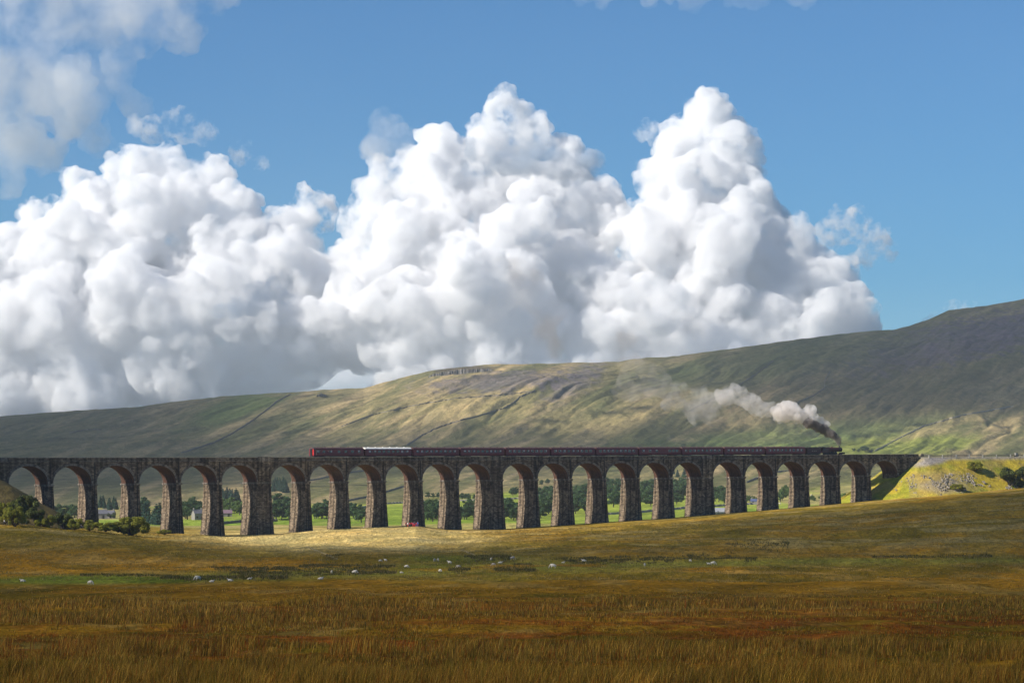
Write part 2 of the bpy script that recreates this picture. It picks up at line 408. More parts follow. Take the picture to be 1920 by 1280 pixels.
colx = np.concatenate([np.linspace(-5200, -2600, 8), np.linspace(-2300, -330, 26), np.arange(-300, 0, 4.0), np.arange(0, 1922, 2.0), np.arange(1924, 2221, 4.0), np.linspace(2250, 4300, 26), np.linspace(4700, 7200, 8)])
zr = [np.array([2.0, 8, 15, 25, 35, 45])]
zr.append(np.geomspace(50, 540, 330)); zr.append(np.linspace(541.5, 980, 230)); zr.append(np.linspace(984, 2450, 230))
zr = np.concatenate(zr)
far_t = np.linspace(0, 1, 401)[1:]
Zs_c = Zsky(colx)
ZG = np.concatenate([np.repeat(zr[:, None], len(colx), 1), 2450 + (Zs_c[None] - 2450) * far_t[:, None],
                     Zs_c[None] + np.array([15, 60, 200, 500, 1200, 2500, 4000.])[:, None]])
XG = (colx[None] - 960) * ZG / F
HG = terrain(XG, ZG)
CG = cover_color(XG, ZG, HG)
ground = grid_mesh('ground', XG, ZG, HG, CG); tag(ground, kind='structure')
k = NT('moor and fell ground')
att = k.n('ShaderNodeAttribute', attribute_name='cover')
pos = k.n('ShaderNodeTexCoord').outputs['Object']
fz = k.noise(0.9, 6, 0.7, pos, stretch=(1, .45, 1)); fz2 = k.noise(0.11, 6, 0.68, pos, stretch=(1, .4, 1)); fz3 = k.noise(0.03, 5, 0.7, pos, stretch=(1.4, .22, 1, .32))
c = k.mix(att.outputs['Color'], k.ramp(fz, [(0.28, .45), (0.72, 1.65)]), 0.85, 'MULTIPLY')
c = k.mix(c, k.ramp(fz2, [(0.3, (.55, .58, .5)), (0.7, (1.45, 1.38, 1.3))]), 0.8, 'MULTIPLY')
fz4 = k.noise(0.022, 7, 0.72, pos, stretch=(2.6, .14, 1, .32))
c = k.mix(c, k.ramp(fz4, [(0.38, (.70, .74, .74)), (0.62, (1.35, 1.28, 1.18))]), 0.7, 'MULTIPLY')
c = k.mix(c, k.ramp(fz3, [(0.32, (.72, .76, .75)), (0.68, (1.3, 1.25, 1.2))]), 0.7, 'MULTIPLY')
k.l(c, k.b.inputs['Base Color']); k.b.inputs['Specular IOR Level'].default_value = 0.0
bn = k.bump(fz, 0.7, 0.5); bn = k.bump(fz2, 0.9, 2.4, bn); bn = k.bump(fz3, 0.3, 6.0, bn)
k.l(bn, k.b.inputs['Normal'])
ground.data.materials.append(k.m)

# ------------------------------------------------------------------ railway embankments (ends of the viaduct)
def embank_z(u, w, side):
    if side > 0:
        core = UEND + 12.0; du = max(0.0, core - u); sl = 1.5
    else:
        core = -13.0; du = max(0.0, u - core); sl = 1.72
    d = math.hypot(du, max(0.0, abs(w - WID / 2) - 5.2))
    return top(u if side > 0 else min(u, 0)) - 1.35 - d / sl, d
def make_embank(name, side, u0, u1):
    us = np.arange(u0, u1, 1.0); ws = np.arange(-48, 56, 1.0)
    X = np.zeros((len(us), len(ws))); Y = X.copy(); H = X.copy(); C = np.zeros(X.shape + (3,)); D = X.copy()
    for i, u in enumerate(us):
        for j, w in enumerate(ws):
            X[i, j], Y[i, j] = line(u, w); H[i, j], D[i, j] = embank_z(u, w, side)
    H += (fbm(X / 6, Y / 6, 4, 301) - .5) * 1.3 * ss(1, 6, D)
    T = terrain(X, Y); H = np.maximum(H, T - 1.5)
    H = np.where(H < T, T - 1.5, H)
    x = 960 + F * X / Y; y = YH - F * H / Y
    n1 = fbm(X / 5, Y / 5, 4, 311); n2 = fbm(X / 12, Y / 12, 4, 321)
    C[:] = (0.42, 0.315, 0.030)
    C = mixc(C, (0.21, 0.23, 0.02), ss(.45, .6, n2) * .8)
    C = mixc(C, (0.34, 0.24, 0.07), ss(.5, .65, n1) * .6)
    C = mixc(C, (0.30, 0.26, 0.20), 1 - ss(.3, 2.5, D))
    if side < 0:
        C = mixc(C, (0.085, 0.062, 0.022), C[..., 0] * 0 + .92)  # shade on the left bank painted in as a darker brown
    if side > 0:
        C = mixc(C, (0.31, 0.27, 0.23), blob(x, y, 1745, 865, 34, 7, 12, .4, (n1 - .5) * .6))
        C = mixc(C, (0.36, 0.25, 0.09), blob(x, y, 1755, 902, 50, 20, 0, .4, (n1 - .5) * .8) * .7)
        C = mixc(C, (0.30, 0.25, 0.17), blob(x, y, 1772, 912, 48, 12, 0, .4, (n1 - .5) * 1.6) * .6)
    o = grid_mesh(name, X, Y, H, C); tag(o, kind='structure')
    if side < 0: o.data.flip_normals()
    k = NT(name + ' turf'); att = k.n('ShaderNodeAttribute', attribute_name='cover'); f1 = k.noise(1.6, 5, .7); f2 = k.noise(.35, 5, .65)
    c = k.mix(att.outputs['Color'], k.ramp(f1, [(.3, .55), (.7, 1.5)]), .8, 'MULTIPLY'); c = k.mix(c, k.ramp(f2, [(.3, .65), (.7, 1.3)]), .8, 'MULTIPLY')
    k.l(c, k.b.inputs['Base Color']); k.l(k.bump(f2, .6, 1.2, k.bump(f1, .6, .35)), k.b.inputs['Normal'])
    o.data.materials.append(k.m); return o
emb_r = make_embank('railway_embankment', 1, UEND - 36, UEND + 330)
emb_l = make_embank('railway_embankment', -1, -75, 34)
def emb_ground(px, py, side=1):
    """point on the embankment slope at pixel (px, py)"""
    best = None
    for uu in np.arange(solve_u(px) - 45, solve_u(px) + 45, 1.0):
        for ww in np.arange(-40, 3, 1.0):
            X, Y = line(uu, ww); z, d = embank_z(uu, ww, side)
            e = abs(960 + F * X / Y - px) + abs(YH - F * z / Y - py)
            if best is None or e < best[0]: best = (e, X, Y, z)
    return best[1:]

# ------------------------------------------------------------------ viaduct
via = empty('viaduct', P(190, 4, terrain(*line(190, 4))))
tag(via, 'long dark stone railway viaduct with twenty four round arches striding across the moor', 'viaduct')
RISE = 5.45; CROWN = 2.55
def spring(u): return top(u) - CROWN - RISE
def ground_at(u, w=-0.5): X, Y = line(u, w); return float(terrain(X, Y))
def ell(u0, u1, k_, n, off=0.0):
    """point k of n along the intrados of an arch from u0 to u1; returns (u, height above springing)"""
    t = math.pi * (1 - k_ / n); c = (u0 + u1) / 2; a = (u1 - u0) / 2 + off; b = RISE + off
    return c + a * math.cos(t), b * math.sin(t) ** 0.96
piers = []            # (u centre, top width)
for n_ in range(1, 24):
    wd = 5.53 if n_ in (6, 12, 18) else 1.83
    piers.append((UP[n_] - wd / 2, wd, n_))
NA = 22
stone_rng = random.Random(5)
for n_ in range(24):                       # arches: soffit and stone ring
    u0 = UP[n_]; u1 = u0 + 13.72
    sp = spring((u0 + u1) / 2)
    b = MB(); arc = 0.0; prev = None
    W_ST = [0.02, 2.0, 4.0, 6.0, WID - 0.02]
    for k_ in range(NA):
        ua, ha = ell(u0, u1, k_, NA); ub, hb = ell(u0, u1, k_ + 1, NA); d = math.hypot(ub - ua, hb - ha)
        for wi in range(4):
            wa, wb = W_ST[wi], W_ST[wi + 1]
            b.quad([P(ua, wa, sp + ha), P(ub, wa, sp + hb), P(ub, wb, sp + hb), P(ua, wb, sp + ha)], [(wa, arc), (wa, arc + d), (wb, arc + d), (wb, arc)])
        arc += d
    b.build('arch_soffit', M['brick'], via)
    for wf, wo, sg in ((0.0, -0.10, 1), (WID, WID + 0.10, -1)):
        b = MB()
        for k_ in range(NA):
            jit = stone_rng.uniform(-.02, .02)
            a0 = ell(u0, u1, k_, NA, 0.0); a1 = ell(u0, u1, k_ + 1, NA, 0.0); o0 = ell(u0, u1, k_, NA, 0.72); o1 = ell(u0, u1, k_ + 1, NA, 0.72)
            q = [P(a0[0], wo + jit, sp + a0[1]), P(a1[0], wo + jit, sp + a1[1]), P(o1[0], wo + jit, sp + o1[1]), P(o0[0], wo + jit, sp + o0[1])]
            r = [P(a0[0], wf, sp + a0[1]), P(a1[0], wf, sp + a1[1]), P(o1[0], wf, sp + o1[1]), P(o0[0], wf, sp + o0[1])]
            b.quad(q, [(k_ * .9, 0), (k_ * .9 + .8, 0), (k_ * .9 + .8, .7), (k_ * .9, .7)])
            b.quad([r[0], r[1], q[1], q[0]]); b.quad([q[3], q[2], r[2], r[3]])
        b.build('arch_ring', M['dressed'], via)
def spandrel_top(u): return top(u) - 1.32
for wf, sg in ((0.0, 1), (WID, -1)):       # spandrel walls, front and back
    b = MB()
    def strip(ua, za, ub, zb):
        b.quad([P(ua, wf, za), P(ub, wf, zb), P(ub, wf, spandrel_top(ub)), P(ua, wf, spandrel_top(ua))], [(ua, za), (ub, zb), (ub, spandrel_top(ub)), (ua, spandrel_top(ua))])
    for n_ in range(24):
        u0 = UP[n_]; u1 = u0 + 13.72; sp = spring((u0 + u1) / 2)
        for k_ in range(NA):
            a0 = ell(u0, u1, k_, NA); a1 = ell(u0, u1, k_ + 1, NA); strip(a0[0], sp + a0[1], a1[0], sp + a1[1])
        if n_ < 23: strip(u1, sp, UP[n_ + 1], spring(UP[n_ + 1] + 6.8))
    b.build('spandrel_wall', M['stone'], via)
def course_block(b, u0, u1, w0, w1, z0, z1, rough, rnd):
    """one course of rock faced blocks round a rectangle; slightly uneven faces"""
    n_u = max(1, round((u1 - u0) / 0.9)); n_w = max(1, round((w1 - w0) / 0.9))
    ring = []
    for i in range(n_u): ring.append((u0 + (u1 - u0) * i / n_u, w0, 0, -1))
    for i in range(n_w): ring.append((u1, w0 + (w1 - w0) * i / n_w, 1, 0))
    for i in range(n_u): ring.append((u1 - (u1 - u0) * i / n_u, w1, 0, 1))
    for i in range(n_w): ring.append((u0, w1 - (w1 - w0) * i / n_w, -1, 0))
    m = len(ring)
    for i in range(m):
        a = ring[i]; c2 = ring[(i + 1) % m]; o = rnd.uniform(-rough, rough)
        nu, nw = a[2], a[3]
        A = (a[0] + nu * o, a[1] + nw * o); B = (c2[0] + nu * o, c2[1] + nw * o)
        al = (a[0] if nw else a[1]) + (3 if nw else 0); bl = (c2[0] if nw else c2[1]) + (3 if nw else 0)
        b.quad([P(A[0], A[1], z0), P(B[0], B[1], z0), P(B[0], B[1], z1), P(A[0], A[1], z1)], [(al, z0), (bl, z0), (bl, z1), (al, z1)])
    b.quad([P(u0 - .06, w0 - .06, z1 - .002), P(u1 + .06, w0 - .06, z1 - .002), P(u1 + .06, w1 + .06, z1 - .002), P(u0 - .06, w1 + .06, z1 - .002)])
    b.quad([P(u0 - .06, w1 + .06, z0), P(u1 + .06, w1 + .06, z0), P(u1 + .06, w0 - .06, z0), P(u0 - .06, w0 - .06, z0)])
for (uc, wd, n_) in piers:
    g = min(ground_at(uc - 3), ground_at(uc + 3), ground_at(uc, WID + 1)) - 2.5
    zt = spring(uc) - 0.05
    b = MB(); z = g; rnd = random.Random(n_)
    while z < zt - .42:
        hh = rnd.choice((.36, .42, .5, .6)); hh = min(hh, zt - .42 - z) if zt - .42 - z < .8 else hh
        dz = zt - (z + hh / 2); fl = 0.036 * dz + 0.0012 * dz * dz       # batter that flares towards the foot
        fw = 0.020 * dz + 0.0010 * dz * dz
        course_block(b, uc - wd / 2 - fl, uc + wd / 2 + fl, -0.02 - fw, WID + 0.02 + fw, z, z + hh, .055, rnd); z += hh
    b.build('pier', M['stone'], via)
    b = MB(); b.box((uc - wd / 2 - .28, -.30, zt - .42), (uc + wd / 2 + .28, WID + .30, zt - .02), lambda p: P(*p))
    b.box((uc - wd / 2 - .14, -.17, zt - .62), (uc + wd / 2 + .14, WID + .17, zt - .421), lambda p: P(*p))
    b.build('impost', M['dressed'], via)
    b = MB()
    for j in range(14):
        za = zt - .7 - j * (zt - .7 - g) / 14; zb = zt - .7 - (j + 1) * (zt - .7 - g) / 14
        fa = .020 * (zt - za) + .001 * (zt - za) ** 2; fb = .020 * (zt - zb) + .001 * (zt - zb) ** 2
        du = uc + (wd / 2 - .55 if wd > 3 else .1)
        b.quad([P(du - .11, -.16 - fa, za), P(du + .11, -.16 - fa, za), P(du + .11, -.16 - fb, zb), P(du - .11, -.16 - fb, zb)])
        b.quad([P(du - .11, -fa, za), P(du - .11, -.16 - fa, za), P(du - .11, -.16 - fb, zb), P(du - .11, -fb, zb)])
        b.quad([P(du + .11, -.16 - fa, za), P(du + .11, -fa, za), P(du + .11, -fb, zb), P(du + .11, -.16 - fb, zb)])
    b.box((uc + (wd / 2 - .55 if wd > 3 else .1) - .11, -.16, zt + .02), (uc + (wd / 2 - .55 if wd > 3 else .1) + .11, -.004, top(uc) - 1.5), lambda p: P(*p))
    b.build('drainpipe', M['iron'], via)
    if wd > 3:                              # pilasters on the thick piers, carried up past the parapet
        b = MB()
        b.box((uc - wd / 2 + .35, -.42, zt + .01), (uc + wd / 2 - .35, -.004, top(uc) - 1.34), lambda p: P(*p))
        b.build('pilaster', M['stone'], via)
# solid abutments
for (ua, ub) in ((-19, -0.002), (UEND + .002, UEND + 12.9)):
    b = MB(); rnd = random.Random(99)
    g = min(ground_at(ua), ground_at(ub)) - 2
    um = (ua + ub) / 2; z = g; zt = top(um) - 1.42
    while z < zt:
        hh = min(.5, zt - z + .001); course_block(b, ua, ub, -.03, WID + .03, z, z + hh, .03, rnd); z += hh
    b.build('abutment', M['stone'], via)
# string course, parapet and coping
ue = UEND + 13.0
for wf, s_ in ((0.0, -1), (WID, 1)):
    b = MB(); b2 = MB(); b3 = MB()
    us = np.arange(-19, ue + .1, 3.1)
    proud = [(uc - wd / 2 + .2, uc + wd / 2 - .2) for (uc, wd, n_) in piers if wd > 3] + [(-5.3, -.4), (UEND + 3.4, UEND + 4.6), (UEND + 11.8, UEND + 13.1)]
    for i in range(len(us) - 1):
        a, c2 = us[i], us[i + 1]; ta, tb = top(a), top(c2)
        def T(lo, hi, za0, za1, bb):
            A = [P(a, lo, ta + za0), P(c2, lo, tb + za0), P(c2, hi, tb + za0), P(a, hi, ta + za0), P(a, lo, ta + za1), P(c2, lo, tb + za1), P(c2, hi, tb + za1), P(a, hi, ta + za1)]
            for q, ax in (((0, 1, 5, 4), 0), ((2, 3, 7, 6), 0), ((4, 5, 6, 7), 1), ((3, 2, 1, 0), 1)):
                bb.quad([A[j] for j in q], [((a if j in (0, 3, 4, 7) else c2), (A[j][2] if ax == 0 else (lo if j in (0, 1, 4, 5) else hi))) for j in q])
        lo, hi = (-.02, .42) if s_ < 0 else (WID - .42, WID + .02)
        T(lo, hi, -1.06, -.16, b)
        lo, hi = (-.34, .46) if s_ < 0 else (WID - .46, WID + .34)
        T(lo, hi, -1.33, -1.062, b2)
        lo, hi = (-.10, .50) if s_ < 0 else (WID - .50, WID + .10)
        T(lo, hi, -.158, 0, b3)
    b.build('parapet', M['stone'], via); b2.build('string_course', M['dressed'], via); b3.build('coping', M['coping'], via)
    if s_ < 0:
        for (pa, pb) in proud:
            b = MB(); um = (pa + pb) / 2
            b.box((pa, -.33, top(um) - 1.05), (pb, -.105, top(um) + .04), lambda p: P(*p)); b.build('refuge', M['dressed'], via)
# track bed with rails and sleepers
b = MB(); us = np.arange(-75, UEND + 320, 6.0)
for a, c2 in zip(us[:-1], us[1:]):
    b.quad([P(a, .47, top(a) - .82), P(c2, .47, top(c2) - .82), P(c2, WID - .47, top(c2) - .82), P(a, WID - .47, top(a) - .82)], [(a, 0), (c2, 0), (c2, 7), (a, 7)])
tb = b.build('track_bed', M['ballast']); tag(tb, kind='structure')
trk = empty('railway_track', P(190, 5.7, top(190) - 1.2)); tag(trk, 'double railway track in grey ballast running along the top of the viaduct', 'railway track')
def rail_strip(w):
    b = MB()
    for a, c2 in zip(us[:-1], us[1:]):
        for lo, hi in ((w - .035, w + .035),):
            A = [P(a, lo, top(a) - .8), P(c2, lo, top(c2) - .8), P(c2, hi, top(c2) - .8), P(a, hi, top(a) - .8)]
            B = [(p[0], p[1], p[2] + .17) for p in A]
            b.quad([B[0], B[1], B[2], B[3]]); b.quad([A[0], A[1], B[1], B[0]]); b.quad([A[2], A[3], B[3], B[2]])
    return b
TRK = (2.35, 5.65)
for tw in TRK:
    for d in (-.72, .72): rail_strip(tw + d).build('rail', M['rail'], trk)
b = MB()
for uu in np.arange(UEND + 4, UEND + 120, .8):
    for tw in TRK: b.box((uu - .12, tw - 1.25, top(uu) - .81), (uu + .12, tw + 1.25, top(uu) - .74), lambda p: P(*p))
o = b.build('sleeper', M['sleeper'], trk); o['kind'] = 'stuff'

# PART2
# ------------------------------------------------------------------ figures grown from a skeleton
def skin_mesh(name, chains, mats, matfn=None, sub=1):
    """chains: list of point lists [(x, y, z, r)], joined where points coincide"""
    vs = []; rs = []; es = []; idx = {}
    def vid(p):
        key = tuple(round(c, 4) for c in p[:3])
        if key not in idx: idx[key] = len(vs); vs.append(p[:3]); rs.append(p[3])
        return idx[key]
    for ch in chains:
        ids = [vid(p) for p in ch]
        for a, b in zip(ids[:-1], ids[1:]): es.append((a, b))
    me = bpy.data.meshes.new(name); me.from_pydata(vs, es, [])
    o = bpy.data.objects.new(name, me); col.objects.link(o)
    sk = o.modifiers.new('skin', 'SKIN'); sk.use_smooth_shade = True
    for i, r in enumerate(rs): me.skin_vertices[0].data[i].radius = (r, r)
    me.skin_vertices[0].data[0].use_root = True
    ms = o.modifiers.new('sub', 'SUBSURF'); ms.levels = sub; ms.render_levels = sub
    dg = bpy.context.evaluated_depsgraph_get()
    m2 = bpy.data.meshes.new_from_object(o.evaluated_get(dg)); m2.name = name
    bpy.data.objects.remove(o)
    m2.materials.clear()
    for m in mats: m2.materials.append(m)
    if matfn:
        for p in m2.polygons: p.material_index = matfn(p.center)
    return m2
def add_mesh(name, me, parent=None):
    o = bpy.data.objects.new(name, me); col.objects.link(o)
    if parent is not None: o.parent = parent
    return o

# ------------------------------------------------------------------ train
M['maroon'] = plain('maroon coach paint', (0.19, 0.016, 0.022), 0.35, 0.2, 0.7, 0.5)
M['maroon2'] = plain('dark crimson engine paint', (0.06, 0.010, 0.012), 0.35, 0.2, 0.9, 0.5)
M['roofgrey'] = plain('weathered coach roof', (0.09, 0.045, 0.045), 0.7, 0.3, 0.8)
M['roofwhite'] = plain('white coach roof', (0.78, 0.74, 0.68), 0.6, 0.15, 0.6)
M['cream'] = plain('cream paint', (0.55, 0.42, 0.30), 0.5, 0.1, 1)
M['pane'] = plain('dark carriage glass', (0.035, 0.03, 0.035), 0.08, 0.2, 1, 0.8)
M['curtain'] = plain('pale window blind', (0.52, 0.42, 0.40), 0.7, 0.25, 1.5)
M['black'] = plain('sooty black', (0.012, 0.012, 0.013), 0.5, 0.4, 1.2, 0.4)
M['coal'] = plain('coal', (0.01, 0.01, 0.01), 0.7, 0.6, 5)
M['brass'] = plain('brass', (0.5, 0.33, 0.10), 0.35, 0.1, 3, 0.5, 0.9)
TW = TRK[1]
coach_px = [586.5, 683.5, 773, 862, 947, 1032, 1116.5, 1197, 1277.5, 1357, 1435, 1511.5]
clabels = ['maroon railway coach at the very tail of the train, bright red end panel facing back',
           'railway coach with the only white roof, second from the tail of the train',
           'maroon coach directly ahead of the white roofed coach',
           'maroon coach fourth from the tail, pairs of pale windows along its side',
           'maroon coach fifth from the tail of the train, small pale windows mid side',
           'maroon coach sixth from the tail, in the exact middle of the train',
           'maroon coach seventh from the tail, cream window row starting at its left end',
           'maroon coach eighth from the tail with a blank stretch of side between its windows',
           'maroon coach fourth behind the tender, windows scattered with white',
           'maroon coach third behind the tender of the engine',
           'maroon coach second behind the tender, beside the brighter roof spot'][:11]
clabels[10] = 'foremost maroon coach, coupled directly behind the steam engine tender'
clabels[9] = 'maroon coach next but one behind the steam engine tender'
def coach(i, ua, ub):
    um = (ua + ub) / 2; L = ub - ua - .75; zr_ = top(um) - 0.62
    t = empty('railway_coach', P(um, TW, zr_)); tag(t, clabels[i], 'railway coach', 'coaches of the steam train')
    def T(p): u = um + p[0]; x, y = line(u, TW + p[1]); return (x, y, zr_ + (top(u) - top(um)) + p[2])
    h = L / 2; W2 = 1.37
    b = MB()
    prof = [(-W2 + .06, 1.0), (-W2, 1.4), (-W2, 3.05), (-W2 + .03, 3.2)]
    full = prof + [(-p[0], p[1]) for p in prof[::-1]]
    n = len(full)
    for j in range(n):
        a = full[j]; c2 = full[(j + 1) % n]
        b.quad([T((-h, a[0], a[1])), T((h, a[0], a[1])), T((h, c2[0], c2[1])), T((-h, c2[0], c2[1]))][::-1])
    for sx in (-h, h): b.quad([T((sx, a[0], a[1])) for a in full])
    b.build('body', M['maroon'], t)
    b = MB(); rp = [(-W2 + .02 - .05 * (abs(math.cos(a)) > .99), 0) for a in [0]]
    rp = [((W2 + .03) * -math.cos(a), 3.18 + .62 * math.sin(a)) for a in [math.pi * q / 10 for q in range(11)]]
    hr = h + .03
    for j in range(10): b.quad([T((-hr, rp[j][0], rp[j][1])), T((hr, rp[j][0], rp[j][1])), T((hr, rp[j + 1][0], rp[j + 1][1])), T((-hr, rp[j + 1][0], rp[j + 1][1]))])
    for sx in (-hr, hr): b.quad([T((sx, a[0], a[1])) for a in rp])
    ro = b.build('roof', M['roofwhite'] if i == 1 else M['roofgrey'], t, smooth=False)
    if i == 1: ro['label'] = 'white roof'
    for q in range(6):
        b = MB(); x_ = -h + L * (q + .7) / 6.4; b.box((x_ - .16, -.2, 3.78), (x_ + .16, .2, 3.93), T)
        b.build('roof_vent', M['roofgrey'] if i != 1 else M['roofwhite'], t).parent = ro
    rnd = random.Random(40 + i)
    nw = {0: 7, 7: 6}.get(i, 9)
    for q in range(nw):
        x_ = -h + 1.9 + (L - 3.8) * q / (nw - 1)
        if i == 7 and q > 2: x_ = h - 1.8 - (5 - q) * 1.7
        if i == 0 and q in (1, 2): x_ -= .6
        wv = .55 if i < 9 else .5; f = MB()
        f.box((x_ - wv - .06, -W2 - .025, 1.98), (x_ + wv + .06, -W2 - .004, 2.86), T)
        fo = f.build('window', M['cream'] if i in (4, 5, 6, 7, 8, 9, 10) else M['maroon2'], t)
        f = MB(); f.box((x_ - wv, -W2 - .04, 2.04), (x_ + wv, -W2 - .028, 2.8), T); f.build('pane', M['pane'], t, ).parent = fo
        fo.children[0].location = (0, 0, 0)
        if rnd.random() < (.72 if i > 1 else .5):
            f = MB(); s_ = rnd.choice((-1, 1)); ww = rnd.uniform(.22, .42); hh = rnd.uniform(.3, .7)
            f.box((x_ + s_ * (wv - ww) - ww, -W2 - .052, 2.76 - hh), (x_ + s_ * (wv - ww) + ww, -W2 - .042, 2.78), T); c3 = f.build('blind', M['curtain'], t); c3.parent = fo
    for sx in (-1, 1):
        f = MB(); f.box((sx * h + (-.3 if sx < 0 else .01), -.5, 1.1), (sx * h + (-.01 if sx < 0 else .3), .5, 3.3), T); f.build('gangway', M['black'], t)
        f = MB(); x_ = sx * (h - .6); f.box((x_ - .32, -W2 - .02, 1.15), (x_ + .32, -W2 - .004, 2.95), T); f.build('door', M['maroon'], t)
        f = MB()
        for dx in (-1.3, 1.3): f.tube(T((sx * (h - 3) + dx, -.8, .46)), T((sx * (h - 3) + dx, .8, .46)), .46, .46, 12)
        f.box((sx * (h - 3) - 1.9, -.95, .4), (sx * (h - 3) + 1.9, -.83, .75), T); f.build('bogie', M['iron'], t)
    f = MB(); f.box((-h + .2, -1.2, .8), (h - .2, 1.2, .995), T); f.build('underframe', M['black'], t)
    if i == 0:
        f = MB(); f.box((-h - .012, -W2 + .05, 1.3), (-h - .003, -.52, 3.1), T); e = f.build('end_panel', plain('scarlet end paint', (0.45, 0.03, 0.03), .4), t)
        f = MB(); f.box((-h + .95, -W2 - .03, 1.3), (-h + 1.1, -W2 - .01, 2.9), T); f.build('grab_rail', M['cream'], t)
for i in range(11):
    coach(i, solve_u(coach_px[i], TW - 1.3), solve_u(coach_px[i + 1], TW - 1.3))
# engine and tender
ua, ub, uc_ = solve_u(1512.5, TW - 1.2), solve_u(1540, TW - 1.2), solve_u(1583.5, TW - 1.2)
print('tender', ub - ua, 'engine', uc_ - ub)
um = (ub + uc_) / 2; zr_ = top(um) - 0.62
eng = empty('steam_engine', P(um, TW, zr_)); tag(eng, 'dark crimson steam engine heading the train, black smoke pouring from its chimney', 'steam engine')
def TE(p): u = um + p[0]; x, y = line(u, TW + p[1]); return (x, y, zr_ + (top(u) - top(um)) + p[2])
he = (uc_ - ub) / 2 - .2
b = MB(); b.tube(TE((-he + 3.6, 0, 2.55)), TE((he - 2.0, 0, 2.55)), .92, .80, 18); b.build('boiler', M['maroon2'], eng)
b = MB(); b.tube(TE((he - 2.0, 0, 2.55)), TE((he - .45, 0, 2.55)), .86, .86, 18); b.ball(TE((he - .45, 0, 2.55)), (.3, .3, .8), 12, 8); b.build('smokebox', M['black'], eng)
b = MB(); b.box((-he + 1.9, -.9, 1.3), (-he + 3.7, .9, 3.38), TE); b.build('firebox', M['maroon2'], eng)
b = MB(); cab = [(-he + .1, 1.25), (-he + .1, 2.1), (-he + .7, 2.3), (-he + .7, 3.25), (-he + 1.9, 3.25), (-he + 1.9, 1.25)]
for sy in (-1.28, 1.28): b.quad([TE((a, sy, z)) for a, z in cab])
b.quad([TE((-he + 1.9, -1.28, 1.25)), TE((-he + 1.9, 1.28, 1.25)), TE((-he + 1.9, 1.28, 3.25)), TE((-he + 1.9, -1.28, 3.25))]); cabo = b.build('cab', M['maroon2'], eng)
b = MB(); cr = [(-1.38 * math.cos(a), 3.22 + .5 * math.sin(a)) for a in [math.pi * q / 8 for q in range(9)]]
for j in range(8): b.quad([TE((-he - .2, cr[j][0], cr[j][1])), TE((-he + 2.0, cr[j][0], cr[j][1])), TE((-he + 2.0, cr[j + 1][0], cr[j + 1][1])), TE((-he - .2, cr[j + 1][0], cr[j + 1][1]))])
for sx in (-he - .2, -he + 2.0): b.quad([TE((sx, a, z)) for a, z in cr])
b.build('cab_roof', M['black'], eng)
b = MB(); b.box((-he + .95, -1.31, 2.4), (-he + 1.55, -1.29, 3.0), TE); wq = b.build('window', M['pane'], eng)
b = MB(); b.tube(TE((he - 1.25, 0, 3.3)), TE((he - 1.25, 0, 3.75)), .36, .25, 14); b.tube(TE((he - 1.25, 0, 3.75)), TE((he - 1.25, 0, 3.98)), .25, .38, 14); b.build('chimney', M['black'], eng)
b = MB(); b.ball(TE((.6, 0, 3.35)), (.38, .38, .42), 12, 8); b.build('dome', M['maroon2'], eng)
b = MB(); b.tube(TE((-he + 2.7, -.18, 3.3)), TE((-he + 2.7, -.18, 3.68)), .1, .1, 8); b.build('safety_valve', M['brass'], eng)
b = MB(); b.box((-he + .1, -1.3, 1.28), (he, 1.3, 1.4), TE); b.box((he - .02, -1.25, .85), (he + .16, 1.25, 1.5), TE); b.build('running_plate', M['black'], eng)
b = MB(); b.box((he - 2.3, -1.3, .55), (he - 1.1, -.85, 1.26), TE); b.build('cylinder', M['maroon2'], eng)
for sy in (-.72, .72):
    for x_ in (-he + 3.2, -he + 5.3, -he + 7.4):
        b = MB(); b.tube(TE((x_, sy - .07, .95)), TE((x_, sy + .07, .95)), .93, .93, 20); b.build('driving_wheel', M['black'], eng)
    for x_ in (he - .9, he - 2.4):
        b = MB(); b.tube(TE((x_, sy - .07, .5)), TE((x_, sy + .07, .5)), .48, .48, 14); b.build('bogie_wheel', M['black'], eng)
for sy in (-.85, .85):
    b = MB(); b.tube(TE((he + .1, sy, 1.2)), TE((he + .62, sy, 1.2)), .09, .09, 8); b.tube(TE((he + .6, sy, 1.2)), TE((he + .66, sy, 1.2)), .23, .23, 12); b.build('buffer', M['iron'], eng)
um2 = (ua + ub) / 2; zr2 = top(um2) - 0.62; ht = (ub - ua) / 2 - .2
ten = empty('engine_tender', P(um2, TW, zr2)); tag(ten, 'crimson coal tender between the engine cab and the first coach', 'tender')
def TT(p): u = um2 + p[0]; x, y = line(u, TW + p[1]); return (x, y, zr2 + (top(u) - top(um2)) + p[2])
b = MB(); b.box((-ht, -1.3, 1.2), (ht, 1.3, 2.9), TT); b.box((-ht + .2, -1.15, 2.902), (ht - .2, -1.0, 3.3), TT); b.box((-ht + .2, 1.0, 2.902), (ht - .2, 1.15, 3.3), TT); b.build('tank', M['maroon2'], ten)
b = MB(); rc = random.Random(3)
for q in range(60): b.ball(TT((rc.uniform(-ht + .6, ht - .5), rc.uniform(-.8, .8), rc.uniform(2.95, 3.45))), rc.uniform(.15, .33), 6, 4)
o = b.build('coal', M['coal'], ten); o['kind'] = 'stuff'
b = MB(); b.box((-ht + .1, -1.1, .8), (ht - .1, 1.1, 1.19), TT); b.build('underframe', M['black'], ten)
for q in range(3):
    for sy in (-.72, .72):
        b = MB(); x_ = -ht + 1.2 + q * (2 * ht - 2.4) / 2; b.tube(TT((x_, sy - .07, .6)), TT((x_, sy + .07, .6)), .58, .58, 14); b.build('wheel', M['black'], ten)
